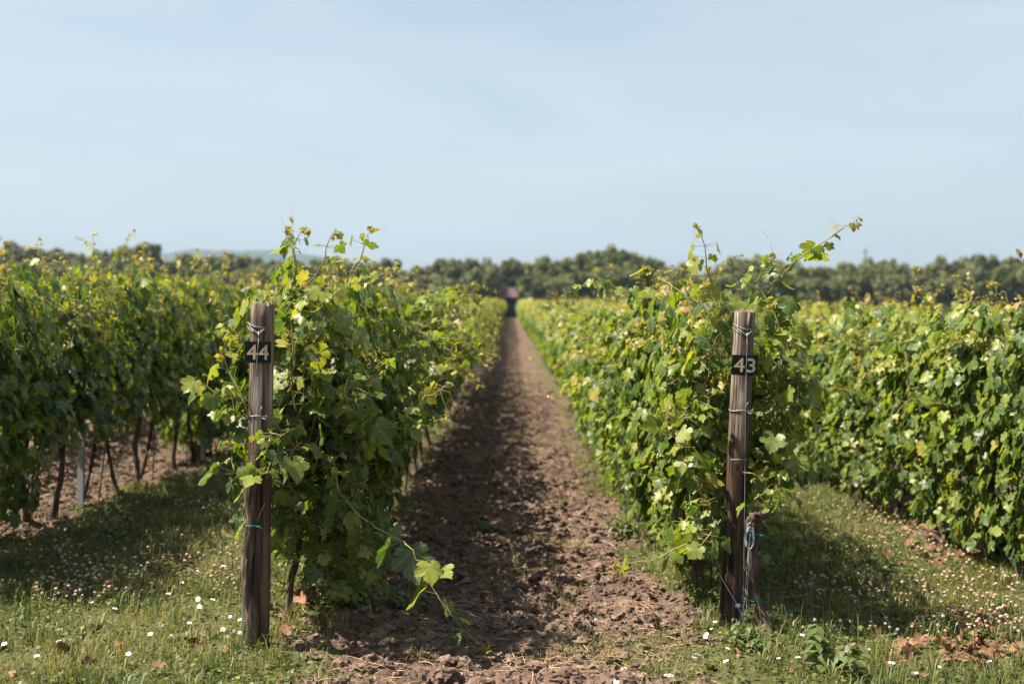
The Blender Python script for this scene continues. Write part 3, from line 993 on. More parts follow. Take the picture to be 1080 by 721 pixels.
# ------------------------------------------------------------------ the two end vines (trunks at the posts)
def end_vine(row, foot, trunk_pts, radii, label, seed, spread_front, extra_shoots, ties, grapes=()):
    rng = np.random.default_rng(seed)
    o = empty('grapevine', foot, label, 'grapevine', GROUP[row])
    L = lambda p: tuple(Vector(p) - foot)
    P = spline([L(p) for p in trunk_pts], 34)
    r = np.interp(np.linspace(0, 1, 34), np.linspace(0, 1, len(radii)), radii) * (1 + rng.normal(0, 0.06, 34))
    g = G(); v, f = tube(P, r, 11); g.add(v + rng.normal(0, 0.0026, v.shape), f)
    for k in range(12):
        q = int(rng.integers(1, 28)); az = rng.uniform(0, 6.28); od = np.array([math.cos(az), math.sin(az), 0])
        sp = [P[q] + od * r[q] * 0.9, P[q + 1] + od * (r[q] + 0.004), P[q + 3] + od * (r[q + 3] + 0.003), P[q + 4] + od * r[q + 4] * 0.9]
        v, f = tube(sp, rng.uniform(0.002, 0.005), 4); g.add(v, f)
    obj('trunk', g.mesh('trunk', M_BARK), o)
    for zt, q in ties:
        obj('tie', tie_mesh(P[q], r[q] + 0.004), o)
    PB = (B44, B43)[row == 43]
    def ko(p):
        w = p + np.array(tuple(foot))
        return (np.abs(w[:, 0] - PB.x - 0.02) < 0.15) & (w[:, 1] < PB.y + 0.14) & (w[:, 2] > 1.13)
    KEEP[0] = ko
    gl, gc = G(), G()
    for (pts, size, ex, young) in spread_front:
        pp = spline([L(p) for p in pts], max(5, int(sum((Vector(pts[i + 1]) - Vector(pts[i])).length for i in range(len(pts) - 1)) / 0.052)))
        pp[1:] += rng.normal(0, 0.01, pp[1:].shape)
        v, f = tube(pp, np.linspace(0.005, 0.0018, len(pp)), 4, False); gc.add(v, f)
        grow_leaves(gl, pp[1:], rng, LT, size, side=None, spread=0.095, extra=ex, young=young)
    obj('foliage', gl.mesh('foliage', [M_LEAF, M_CANE]), o)
    obj('canes', gc.mesh('canes', [M_CANE]), o)
    for (pts, size, young, tone0) in extra_shoots:
        obj('shoot', cane_shoot([L(p) for p in pts], rng, size=size, young=young, tone0=tone0, extra=1 if size < 0.1 else 0), o)
    KEEP[0] = None
    for gp in grapes:
        g = G(); c = np.array(L(gp))
        for k in range(46):
            t = rng.random(); a = rng.uniform(0, 6.28); rr_ = (1 - t) ** 0.7 * 0.026 * math.sqrt(rng.random()) + 0.004
            v, f = blob(c + (rr_ * math.cos(a), rr_ * math.sin(a), -t * 0.12), 0.0055, k, 0.05, 1); g.add(v, f)
        v, f = tube([c + (0, 0, 0.05), c + (0.003, 0, 0), c + (0, 0, -0.1)], 0.0016, 4); g.add(v, f)
        obj('grape_cluster', g.mesh('grape_cluster', M_GRAPE), o)
    return o


def cloud(px0, px1, py0, py1, y0, y1, n, rng, ln=0.4, size=0.12, young=0.45, hang=0.3):
    """short leafy canes filling a region of the hedge end (given as seen from the camera position, at its true depth)"""
    out = []
    for _ in range(n):
        px, py, y = rng.uniform(px0, px1), rng.uniform(py0, py1), rng.uniform(y0, y1)
        p = at(px, py, y)
        d = Vector((rng.normal(0, 0.5), rng.normal(-0.1, 0.4), 1.0 if rng.random() > hang else -0.7)).normalized()
        e = p + d * ln * rng.uniform(0.6, 1.1)
        m = (p + e) / 2 + Vector(rng.normal(0, 0.04, 3))
        out.append(((p, m, e), size * 0.72 * rng.uniform(0.85, 1.15), 3, young))
    return out


rng = np.random.default_rng(21)
y4 = B44.y
sp44 = cloud(292, 355, 350, 440, y4 + 0.10, y4 + 0.6, 26, rng, 0.36, 0.118, 0.5, 0.1)
sp44 += cloud(240, 262, 425, 500, y4 + 0.06, y4 + 0.3, 10, rng, 0.20, 0.105, 0.4, 0.4)
sp44 += cloud(292, 365, 400, 520, y4 + 0.06, y4 + 0.6, 26, rng, 0.34, 0.122, 0.2, 0.3)
sp44 += cloud(285, 360, 500, 570, y4 + 0.25, y4 + 0.75, 12, rng, 0.3, 0.115, 0.2, 0.6)
sp44 += cloud(258, 300, 462, 480, y4 - 0.16, y4 - 0.09, 3, rng, 0.13, 0.09, 0.4, 0.6)
sp44 += cloud(342, 384, 520, 600, y4 + 0.35, y4 + 0.8, 14, rng, 0.24, 0.11, 0.2, 0.8)
sp44 += cloud(296, 345, 520, 565, y4 + 0.3, y4 + 0.9, 10, rng, 0.2, 0.11, 0.2, 0.6)
ex44 = [
    ((at(310, 300, y4 + .35), at(312, 275, y4 + .30), at(308, 258, y4 + .28), at(316, 246, y4 + .25), at(325, 243, y4 + .25)), 0.085, 1.0, 0.1),
    ((at(325, 300, y4 + .45), at(335, 285, y4 + .4), at(345, 268, y4 + .38), at(348, 250, y4 + .36), at(352, 246, y4 + .36)), 0.06, 1.0, 0.2),
    ((at(365, 300, y4 + 1.0), at(376, 280, y4 + .95), at(384, 265, y4 + .9), at(387, 250, y4 + .9), at(394, 243, y4 + .9)), 0.07, 1.0, 0.2),
    ((at(335, 330, y4 + .6), at(352, 308, y4 + .6), at(378, 296, y4 + .55), at(402, 290, y4 + .5), at(418, 282, y4 + .5)), 0.06, 1.0, 0.2),
    ((at(345, 480, y4 + .5), at(385, 462, y4 + .4), at(425, 440, y4 + .35), at(455, 415, y4 + .3), at(474, 407, y4 + .3)), 0.085, 0.9, 0.1),
    ((at(340, 475, y4 + .4), at(370, 455, y4 + .35), at(400, 450, y4 + .3), at(440, 452, y4 + .3), at(470, 440, y4 + .3)), 0.09, 0.6, 0.0),
    ((at(345, 505, y4 + .35), at(385, 548, y4 + .15), at(418, 568, y4 + .02), at(440, 588, y4 - .04), at(458, 622, y4 - .06), at(480, 655, y4 - .08), at(512, 684, y4 - .08)), 0.128, 0.35, -0.04),
    ((at(262, 440, y4 - .05), at(250, 410, y4 - .05), at(240, 385, y4), at(234, 372, y4)), 0.10, 0.6, 0.15),
]
foot44 = Vector((B44.x - 0.055, B44.y - 0.03, B44.z - 0.02))
tp = lambda px, py, dy=-0.06: at(px, py, y4 + dy)
end44 = end_vine(44, foot44, [foot44 + Vector((0.03, -0.03, -0.03)), tp(266, 655), tp(260, 620), tp(261, 585), tp(266, 550), tp(263, 520), tp(269, 490, -0.05), tp(272, 462, 0.02), tp(285, 440, 0.12)],
                 [0.036, 0.032, 0.028, 0.026, 0.028, 0.030, 0.033, 0.026, 0.018], 'grapevine climbing post 44 with a shoot trailing into the dirt path', 31, sp44, ex44, [(0, 16)],
                 [at(342, 545, y4 + 0.3)])

y3 = B43.y
sp43 = cloud(742, 828, 350, 430, y3 + 0.10, y3 + 0.6, 26, rng, 0.36, 0.118, 0.5, 0.1)
sp43 += cloud(722, 762, 400, 530, y3 + 0.06, y3 + 0.5, 20, rng, 0.32, 0.120, 0.35, 0.3)
sp43 += cloud(800, 838, 410, 530, y3 + 0.04, y3 + 0.5, 22, rng, 0.3, 0.118, 0.25, 0.3)
sp43 += cloud(735, 764, 545, 585, y3 - 0.12, y3 + 0.2, 5, rng, 0.2, 0.125, 0.1, 0.5)
sp43 += cloud(800, 830, 530, 560, y3 - 0.1, y3 + 0.3, 5, rng, 0.2, 0.11, 0.1, 0.5)
sp43 += cloud(780, 800, 498, 545, y3 - 0.15, y3 - 0.10, 2, rng, 0.14, 0.085, 0.2, 0.5)
ex43 = [
    ((at(752, 300, y3 + .3), at(746, 275, y3 + .28), at(742, 255, y3 + .26), at(733, 238, y3 + .25)), 0.075, 1.0, 0.15),
    ((at(810, 310, y3 + .3), at(832, 286, y3 + .2), at(852, 266, y3 + .15), at(876, 250, y3 + .1), at(892, 238, y3 + .1), at(905, 231, y3 + .1)), 0.085, 0.9, 0.1),
    ((at(795, 300, y3 + .3), at(805, 282, y3 + .25), at(815, 272, y3 + .2)), 0.09, 0.6, 0.1),
    ((at(815, 330, y3 + .3), at(838, 318, y3 + .2), at(840, 345, y3 + .2), at(836, 365, y3 + .2)), 0.08, 0.7, 0.1),
    ((at(750, 560, y3 - .02), at(720, 575, y3 - .05), at(690, 590, y3 - .05), at(668, 592, y3 - .05), at(650, 600, y3 - .05)), 0.11, 0.5, 0.1),
    ((at(735, 320, y3 + .5), at(705, 300, y3 + .6), at(690, 290, y3 + .7), at(683, 283, y3 + .7)), 0.075, 1.0, 0.1),
]
tq = lambda px, py, dy=-0.05: at(px, py, y3 + dy)
f43 = on_ground(812, 684); foot43 = Vector((f43.x, f43.y, float(gh(f43.x, f43.y))))
end43 = end_vine(43, foot43, [foot43 + Vector((0.0, 0, -0.04)), tq(808, 664, -0.15), tq(801, 642, -0.1), tq(795, 620), tq(794, 590), tq(795, 565), tq(793, 548), tq(804, 543), tq(815, 540, 0.05)],
                 [0.034, 0.034, 0.030, 0.028, 0.027, 0.032, 0.036, 0.022, 0.016], 'grapevine with a bare bent trunk leaning against the right of post 43', 32, sp43, ex43, [(0, 10), (0, 21)],
                 [at(735, 540, y3 - 0.02), at(727, 528, y3 + 0.2)])

# free shoots on vines further along (they stick out of the hedge tops and sides)
sr = np.random.default_rng(77)
SHOOT_UP, SHOOT_SIDE = [], []
for k in range(8):
    a, b = sr.normal(0, 0.12, 2)
    SHOOT_UP.append(cane_shoot([(0, 0, 1.75), (a * .5, b * .5, 1.98), (a, b, 2.16), (a * 1.7 + 0.03, b * 1.6, 2.30 + sr.uniform(-0.05, 0.1))], sr, size=0.062, young=1.2, tone0=0.25, r0=0.0035, extra=1, spread=0.05))
for k in range(5):
    b = sr.normal(0, 0.15)
    SHOOT_SIDE.append(cane_shoot([(0.15, 0, 1.35), (0.42, b * .4, 1.50), (0.68, b * .8, 1.55), (0.92, b, 1.44 + sr.normal(0, 0.08))], sr, size=0.08, young=0.9, tone0=0.05, r0=0.004, extra=1))
for row in VINES:
    for k, o in enumerate(VINES[row]):
        if o.location.y > 30 or (k < 1 and row in (44, 43)): continue
        for _ in range(int(sr.integers(1, 4))):
            s = obj('shoot', SHOOT_UP[int(sr.integers(8))], o); s.location = (sr.normal(0, 0.14), sr.normal(0, 0.22), sr.uniform(-0.50, -0.20)); s.rotation_euler = (0, 0, sr.uniform(0, 6.28))
        if sr.random() < 0.45:
            s = obj('shoot', SHOOT_UP[int(sr.integers(8))], o); s.location = (sr.normal(0, 0.1), sr.normal(0, 0.2), sr.uniform(-0.5, -0.25)); s.rotation_euler = (0, 0, 2.5)
        n_side = 0 if (k < 2 and row in (44, 43)) else (int(sr.integers(1, 4)) if row == 44 else int(sr.random() < 0.4))
        for _ in range(n_side):
            s = obj('shoot', SHOOT_SIDE[int(sr.integers(5))], o)
            flip = o.rotation_euler.z > 1
            want = 1 if row in (44, 45) else -1       # side the shoot reaches to
            s.rotation_euler = (0, 0, (0 if want > 0 else math.pi) + (math.pi if flip else 0) + sr.normal(0, 0.5))
            s.location = (0, sr.normal(0, 0.15), sr.uniform(-0.45, 0.35))

# ------------------------------------------------------------------ all remaining vines of the field: one mass
g = G(); fr = np.random.default_rng(8)


def far_rows():
    P = []; Nn = []; Td = []; Sz = []; Tn = []
    rows = [ROWS[44], ROWS[43], ROWS[45], ROWS[42]] + [-3.5 - 2.33 * j for j in range(1, 30)] + [3.45 + 2.33 * j for j in range(1, 30)]
    for X in rows:
        y0 = {ROWS[44]: END[44], ROWS[43]: END[43], ROWS[45]: END[45], ROWS[42]: END[42]}.get(X, max(8.6, (abs(X) - 7) / 0.44))
        y = y0
        while y < 169:
            seg = 2.0
            per = 150 if y < 30 else (85 if y < 70 else 46)
            sz = 0.15 if y < 30 else (0.20 if y < 70 else 0.28)
            if abs(X) < 1.5: per = int(per * 1.5)
            n = int(seg * per)
            yy = fr.uniform(y, y + seg, n)
            zt = 1.90 + 0.16 * (fbm(yy * 0.9 + X * 7, np.full(n, X), 2) - 0.5)
            u = fr.random(n)
            zz = 0.45 + (zt - 0.45) * u ** 0.75
            sg = fr.choice([-1, 1], n)
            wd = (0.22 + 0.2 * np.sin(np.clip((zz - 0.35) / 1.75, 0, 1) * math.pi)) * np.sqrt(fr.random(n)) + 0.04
            xx = X + sg * wd
            spike = fr.random(n) < 0.05
            zz = np.where(spike, zt + fr.uniform(0, 0.25, n), zz)
            P.append(np.stack([xx, yy, zz + gz(xx, yy)], 1))
            o = np.stack([sg * 0.8, np.zeros(n), np.full(n, 0.65)], 1) + fr.normal(0, 0.45, (n, 3))
            Nn.append(o); Td.append(np.array([0, 0, -1.0]) + fr.normal(0, 0.5, (n, 3)))
            Sz.append(np.where(spike, 0.5, 1.0) * sz * fr.uniform(0.7, 1.2, n))
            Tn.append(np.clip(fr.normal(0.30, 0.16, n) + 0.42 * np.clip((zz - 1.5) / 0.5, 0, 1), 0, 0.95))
            y += seg
    return map(np.concatenate, (P, Nn, Td, Sz, Tn))


P, Nn, Td, Sz, Tn = far_rows()
LQ = fix_winding((np.array([(0, 0.2), (0.1, -0.15), (0.7, 0.1), (0.55, 0.6), (0, 1.05), (-0.55, 0.6), (-0.7, 0.1), (-0.1, -0.15)]), np.array([(0, 1, 2), (0, 2, 3), (0, 3, 4), (0, 4, 5), (0, 5, 6), (0, 6, 7)])))
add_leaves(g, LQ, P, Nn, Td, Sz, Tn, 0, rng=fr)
# their trunks, for the rows whose feet can show
for X in (-5.83, -8.16, 5.78, 8.11):
    y = 8.8
    while y < 45:
        z = float(gz(X, y)); a, b = fr.normal(0, 0.04, 2)
        v, f = tube([(X + a, y + b, z - 0.02), (X + a * 0.4, y, z + 0.3), (X, y, z + 0.8)], [0.034, 0.026, 0.024], 6); g.add(v, f, 0, None, 1)
        y += 0.75
tag(obj('distant_vines', g.mesh('distant_vines', [M_FARLEAF, M_BARK])), kind='stuff')

# ------------------------------------------------------------------ trellis: steel posts, rods, wires
def steel_post_mesh():
    g = G()
    for c, s in (((0, 0, 0.85), (0.05, 0.004, 1.9)), ((-0.023, 0.016, 0.85), (0.004, 0.03, 1.9)), ((0.023, 0.016, 0.85), (0.004, 0.03, 1.9))):
        v, f = box(c, s); g.add(v, f)
    for k in range(6):
        v, f = box((0.027, 0.016, 0.5 + k * 0.22), (0.006, 0.012, 0.03)); g.add(v, f)
    return g.mesh('steel_post', M_STEEL, False)


SPM = steel_post_mesh()
for row, ylist in ((45, [11.85, 16.6, 21.3]), (44, [12.3, 17.2, 22.0]), (43, [10.0, 13.0, 17.6, 22.4]), (42, [10.9, 15.6])):
    for k, y in enumerate(ylist):
        o = obj('trellis_post', SPM, None, (ROWS[row] - 0.06, y, float(gh(ROWS[row], y)) - 0.02))
        o.rotation_euler = (0, 0, sr.normal(0, 0.1))
        tag(o, f'{ORD[k + 1]} grey steel trellis post standing in the {ROWTXT[row]}', 'trellis post', 'steel trellis posts in the vine rows')
g = G(); v, f = tube([(0, 0, -0.05), (0.004, 0, 0.5), (0, 0, 1.0)], 0.006, 6); g.add(v, f)
RODM = g.mesh('vine_stake', M_ROD)
for row in (45, 44, 43, 42):
    for k, o in enumerate(VINES[row][:11]):
        if sr.random() < 0.7:
            s = obj('vine_stake', RODM, None, (o.location.x + sr.normal(0.02, 0.04), o.location.y - 0.07, o.location.z))
            s.rotation_euler = (sr.normal(0, 0.05), sr.normal(0, 0.05), 0)
            tag(s, f'thin dark rod beside the {ORD[k + 1]} vine of the {ROWTXT[row]}', 'vine stake', 'thin rods beside the vines')
WTXT = ['low', 'middle', 'top']
for row in (44, 43, 45, 42):
    y0 = {44: B44.y, 43: B43.y, 45: 8.0, 42: 8.3}[row]
    for j, h in enumerate((0.74, 1.2, 1.62)):
        P = []
        for y in np.concatenate([[y0], np.linspace(y0 + 0.5, 66, 40)]):
            xx = ROWS[row] if y > y0 + 0.1 else {44: B44.x, 43: B43.x}.get(row, ROWS[row])
            P.append((xx + 0.01 * math.sin(y), y, h + float(gz(xx, y)) + 0.004 * math.sin(y * 1.3)))
        g = G(); v, f = tube(P, 0.0016, 4); g.add(v, f)
        tag(obj('trellis_wire', g.mesh('trellis_wire', M_WIRE)), f'{WTXT[j]} steel wire strung along the {ROWTXT[row]}', 'trellis wire', 'steel wires strung along the vine rows')

# ------------------------------------------------------------------ trees behind the field
def tree_variant(seed, leafs=11000):
    """crown about 1 high and 1 wide on a short trunk, unit size"""
    rng = np.random.default_rng(seed)
    g = G(); tg = G()
    lobes = []
    ax_ = rng.uniform(0.75, 1.2); lean = rng.normal(0, 0.06, 2); peak = rng.uniform(0.55, 0.8)
    for k in range(80):
        a = rng.uniform(0, 6.28); h = rng.uniform(0.05, 0.95) if k % 3 else rng.uniform(0.02, 0.45)
        prof = math.sin(math.pi * min(1, max(0.05, (h / peak) * 0.5 if h < peak else 0.5 + 0.42 * (h - peak) / (1 - peak)))) ** 0.5
        rad = 0.44 * prof * math.sqrt(rng.uniform(0.1, 1.15)) * (1 + 0.22 * math.sin(2 * a + seed))
        c = np.array([rad * math.cos(a) * ax_ + lean[0] * h, rad * math.sin(a) + lean[1] * h, h])
        lobes.append((c, rng.uniform(0.045, 0.12), rng.uniform(0, 1)))
    per = leafs // len(lobes)
    for c, r, tn in lobes:
        d = norm(rng.normal(0, 1, (per, 3)))
        rr = r * rng.uniform(0.45, 1.12, per) ** 0.6
        pos = c + d * rr[:, None] * np.array([1, 1, 0.8])
        tone = np.clip(tn * 0.6 + rng.normal(0.2, 0.16, per), 0, 1)
        add_leaves(g, LQ, pos, d + rng.normal(0, 0.5, (per, 3)) + np.array([0, 0, 0.3]), rng.normal(0, 1, (per, 3)), rng.uniform(0.022, 0.042, per), tone, 0, rng=rng)
    nfil = 3600
    hq = rng.uniform(0.03, 0.9, nfil); aq = rng.uniform(0, 6.28, nfil)
    pq = np.sin(np.pi * np.clip(np.where(hq < peak, hq / peak * 0.5, 0.5 + 0.42 * (hq - peak) / (1 - peak)), 0.05, 1)) ** 0.5
    rq = 0.47 * pq * rng.random(nfil) ** 0.4 * (0.8 + 0.35 * fbm(aq * 1.6 + seed, hq * 5, 3))
    pos = np.stack([rq * np.cos(aq) * ax_ + lean[0] * hq, rq * np.sin(aq) + lean[1] * hq, hq], 1)
    add_leaves(g, LQ, pos, norm(pos - np.array([0, 0, 0.4])) + rng.normal(0, 0.6, (nfil, 3)), rng.normal(0, 1, (nfil, 3)), rng.uniform(0.03, 0.055, nfil), np.clip(rng.normal(0.4, 0.25, nfil), 0, 1), 0, rng=rng)
    P = spline([(0, 0, -0.03), (rng.normal(0, 0.02), rng.normal(0, 0.02), 0.15), (rng.normal(0, 0.04), rng.normal(0, 0.04), 0.4), (rng.normal(0, .05), rng.normal(0, .05), 0.7)], 12)
    v, f = tube(P, np.linspace(0.035, 0.008, 12), 7); tg.add(v, f)
    for c, r, tn in lobes[::2]:
        q = P[int(np.clip(c[2] * 9, 2, 9))]
        v, f = tube(spline([q, (q + c) / 2 + rng.normal(0, 0.02, 3), c], 6), np.linspace(0.012, 0.003, 6), 5); tg.add(v, f)
    return g.mesh('crown', M_TREE), tg.mesh('trunk', M_TREEBARK)


TV = [tree_variant(900 + k) for k in range(9)]
tr = np.random.default_rng(4)
OUT = [(-60, 262), (-30, 266), (-5, 260), (28, 257), (58, 262), (88, 268), (118, 264), (148, 258), (172, 272), (222, 268), (252, 266), (285, 270), (305, 276),
       (348, 268), (372, 276), (398, 272), (418, 284), (448, 276), (472, 273), (500, 272), (528, 276), (556, 275), (582, 272), (606, 268), (630, 264), (658, 258), (682, 268), (712, 277),
       (745, 285), (776, 272), (800, 266), (826, 276), (856, 280), (880, 278), (905, 277), (928, 272), (950, 283), (975, 282), (1000, 274), (1030, 267), (1055, 274), (1082, 270), (1110, 272), (1140, 268)]
used_lab = {658: 'tallest tree, with a broad rounded crown, right of the maroon roofed shed', 148: 'dark rounded tree just left of the gap showing blue hills',
            222: 'low spreading tree just right of the gap showing blue hills', 1030: 'tall dark tree at the right end of the tree line'}


def put_tree(px, py, y, wid, label=None):
    p = at(px, py, y)
    gz0 = -0.2
    H = p.z - gz0
    o = empty('tree', (p.x, p.y, gz0), label or 'bushy olive green tree in the hazy line behind the vineyard', 'tree', 'trees in the line behind the vineyard', tr.uniform(0, 6.28))
    wv = wid * tr.uniform(0.9, 1.15)
    o.scale = (wv, wv, H)
    c, t = TV[int(tr.integers(len(TV)))]
    obj('crown', c, o); obj('trunk', t, o)


for px, py in OUT:
    put_tree(px, py + tr.normal(0, 1.0), 182 + tr.uniform(-4, 8), 6.0, used_lab.get(px))
for k, px in enumerate(np.arange(-50, 1140, 22)):
    if 505 < px < 560: continue
    near = min(OUT, key=lambda q: abs(q[0] - px))
    low = 22 if 168 < px < 215 else 0
    put_tree(px + tr.normal(0, 6), min(291, near[1] + tr.uniform(6, 22) + low), 175 + tr.uniform(-1.5, 2), 5.6, 'lower bushy tree standing in front of the hazy tree line')

# ------------------------------------------------------------------ shed at the end of the path
sh = empty('shed', (at(537, 330, 173).x, 173.0, -0.2), 'small dark shed with a dull maroon roof at the end of the path', 'shed')
sh.scale = (1.1, 1, 1.33)
g = G()
for c, s in (((-1.35, 1.0, 0.95), (0.12, 2.0, 1.9)), ((1.35, 1.0, 0.95), (0.12, 2.0, 1.9)), ((0, 2.0, 0.95), (2.58, 0.1, 1.9))):
    v, f = box(c, s); g.add(v, f)
obj('wall', g.mesh('wall', M_SHED, False), sh)
for x in (-1.3, 1.3, 0.0):
    g = G(); v, f = box((x, -0.12, 0.93), (0.12, 0.12, 1.86)); g.add(v, f)
    if x: obj('pillar', g.mesh('pillar', M_SHED, False), sh)
g = G()
V = np.array([(-1.6, -0.4, 1.9), (1.6, -0.4, 1.9), (1.6, 1.0, 2.75), (-1.6, 1.0, 2.75), (-1.6, 2.4, 1.9), (1.6, 2.4, 1.9)])
V = np.concatenate([V, V - (0, 0, 0.08)])
q = [(0, 1, 2, 3), (3, 2, 5, 4), (7, 6, 9, 8), (8, 9, 10, 11), (0, 6, 7, 1), (4, 5, 11, 10), (0, 3, 9, 6), (3, 4, 10, 9), (2, 1, 7, 8), (5, 2, 8, 11)]
g.add(V, [t for a, b, c, d in q for t in ((a, b, c), (a, c, d))])
obj('roof', g.mesh('roof', M_ROOF, False), sh)

# slim mast far right
g = G(); pm = at(913, 261, 230)
v, f = tube([(pm.x, 230, -0.3), (pm.x, 230, pm.z * 0.6), (pm.x, 230, pm.z)], [0.16, 0.13, 0.1], 8); g.add(v, f)
v, f = box((pm.x, 230, pm.z - 0.7), (1.3, 0.1, 0.1)); g.add(v, f)
tag(obj('utility_pole', g.mesh('utility_pole', M_SHED)), 'thin grey pole rising above the trees far right', 'pole')

# ------------------------------------------------------------------ ground cover
gr = np.random.default_rng(42)


def scatter(n, x0, x1, y0, y1, rng, mask=True, inv=False, thr=0.5):
    y = y0 * (y1 / y0) ** rng.random(n)          # denser near the camera
    x = rng.uniform(x0, x1, n)
    ok = np.abs(x) < 0.40 * y + 0.5
    if mask:
        m = grass_mask(x, y)
        ok &= (rng.random(n) > m) if inv else (rng.random(n) < m)
    return x[ok], y[ok]


def blades(g, x, y, h, w, tone, lean, rng):
    n = len(x); z = gh(x, y)
    a = rng.uniform(0, 6.28, n); d = np.stack([np.cos(a), np.sin(a), np.zeros(n)], 1)
    s = np.stack([-d[:, 1], d[:, 0], np.zeros(n)], 1) * w[:, None] * 0.5
    b = np.stack([x, y, z - 0.006], 1)
    m = b + d * (lean * h * 0.3)[:, None] + np.array([0, 0, 1.0]) * (h * 0.6)[:, None]
    t = b + d * (lean * h)[:, None] + np.array([0, 0, 1.0]) * (h * (1 - 0.35 * lean))[:, None]
    V = np.stack([b - s, b + s, m - s * 0.8, m + s * 0.8, t], 1).reshape(-1, 3)
    base = np.array([(0, 1, 3), (0, 3, 2), (2, 3, 4)])
    F = (base[None] + (np.arange(n) * 5)[:, None, None]).reshape(-1, 3)
    g.add(V, F, np.repeat(tone, 5))


g = G()
x, y = scatter(360000, -4.2, 4.2, 5.7, 26, gr)
n = len(x)
patch = fbm(x * 1.3 + 40, y * 1.3, 3)
dry = np.clip((patch - 0.45) * 5, 0, 1)


def dryspots(x, y):
    d = 0
    for cx, cy, rx, ry in ((205, 590, .38, .45), (240, 560, .3, .5), (140, 655, .35, .2), (60, 700, .5, .18), (1000, 640, .5, .35), (905, 560, .35, .5), (960, 700, .5, .15), (330, 690, .3, .15), (700, 700, .3, .15)):
        c = on_ground(cx, cy)
        d = d + np.exp(-((x - c.x) / rx) ** 2 - ((y - c.y) / ry) ** 2)
    return np.clip(d * (0.4 + 1.2 * fbm(x * 5, y * 5 + 9, 3)), 0, 1)


dry = np.clip(dry + 1.1 * dryspots(x, y), 0, 1)
hole = fbm(x * 1.9 + 5, y * 1.9 + 13, 4)
kp = gr.random(n) < np.clip((hole - 0.33) * 9, 0.12, 1)
x, y, patch, dry = x[kp], y[kp], patch[kp], dry[kp]; n = len(x)
tone = np.clip(gr.normal(0.36, 0.16, n) + 0.25 * (fbm(x * 3.1, y * 3.1 + 50, 3) - 0.5) + dry * gr.uniform(0.1, 0.7, n), 0, 1)
hh = gr.gamma(3, 0.015, n) * (0.25 + 2.0 * np.clip(fbm(x * 2.5, y * 2.5 + 30, 3) - 0.25, 0, 1)) + 0.012
blades(g, x, y, hh, gr.uniform(0.002, 0.0048, n) * (1 + y / 22), tone, gr.uniform(0.1, 1.0, n), gr)
# tall seed stems
x, y = scatter(2600, -3.6, 3.6, 6.0, 20, gr)
n = len(x); blades(g, x, y, gr.uniform(0.12, 0.30, n), gr.uniform(0.002, 0.004, n), np.clip(gr.normal(0.75, 0.2, n), 0, 1), gr.uniform(0.1, 0.6, n), gr)
# taller tufts
tx, ty = scatter(420, -3.5, 3.5, 5.9, 16, gr)
for cx, cy in zip(tx, ty):
    m_ = int(gr.integers(14, 40)); sg = gr.uniform(0.02, 0.05)
    bx_, by_ = cx + gr.normal(0, sg, m_), cy + gr.normal(0, sg, m_)
    blades(g, bx_, by_, gr.uniform(0.06, 0.19, m_), gr.uniform(0.003, 0.007, m_), np.clip(gr.normal(gr.uniform(0.2, 0.7), 0.12, m_), 0, 1), gr.uniform(0.2, 1.0, m_), gr)
tag(obj('grass', g.mesh('grass', M_GRASS)), kind='stuff')

# sparse green on the tilled path
g = G()
x, y = scatter(60000, -1.0, 1.0, 5.8, 40, gr, True, True)
keep = fbm(x * 2.3 + 70, y * 2.3, 3) > 0.60
x, y = x[keep], y[keep]; n = len(x)
blades(g, x, y, gr.uniform(0.02, 0.09, n), gr.uniform(0.002, 0.006, n), np.clip(gr.normal(0.5, 0.3, n), 0, 1), gr.uniform(0.3, 1.0, n), gr)
# clover and small weeds: flat leaflets near the ground
x, y = scatter(85000, -3.9, 3.9, 5.7, 22, gr)
kp = gr.random(len(x)) > 0.85 * dryspots(x, y) + 0.35 * (fbm(x * 2.2 + 31, y * 2.2, 3) < 0.45)
x, y = x[kp], y[kp]
n = len(x); z = gh(x, y)
LN = fix_winding((np.array([(0, 0.4), (0, 0), (0.26, 0.12), (0.36, 0.36), (0.26, 0.66), (0.12, 0.9), (0, 1.15), (-0.12, 0.9), (-0.26, 0.66), (-0.36, 0.36), (-0.26, 0.12)]), np.array([(0, k, k + 1) for k in range(1, 10)] + [(0, 10, 1)])))
LO = fix_winding((np.array([(0, 0.45), (0, 0), (0.35, 0.3), (0.42, 0.65), (0.2, 0.95), (-0.2, 0.95), (-0.42, 0.65), (-0.35, 0.3)]), np.array([(0, 1, 2), (0, 2, 3), (0, 3, 4), (0, 4, 5), (0, 5, 6), (0, 6, 7), (0, 7, 1)])))
pos = np.stack([x, y, z + gr.uniform(0.008, 0.055, n)], 1)
az = gr.uniform(0, 6.28, n); tdir = np.stack([np.cos(az), np.sin(az), gr.uniform(-0.1, 0.3, n)], 1)
add_leaves(g, LO, pos, np.array([0, 0, 1.0]) + gr.normal(0, 0.35, (n, 3)), tdir, gr.uniform(0.010, 0.028, n) * (1 + y / 40), np.clip(gr.normal(0.30, 0.15, n), 0, 1), 0, rng=gr)
tag(obj('ground_cover', g.mesh('ground_cover', M_GRASS)), kind='stuff')

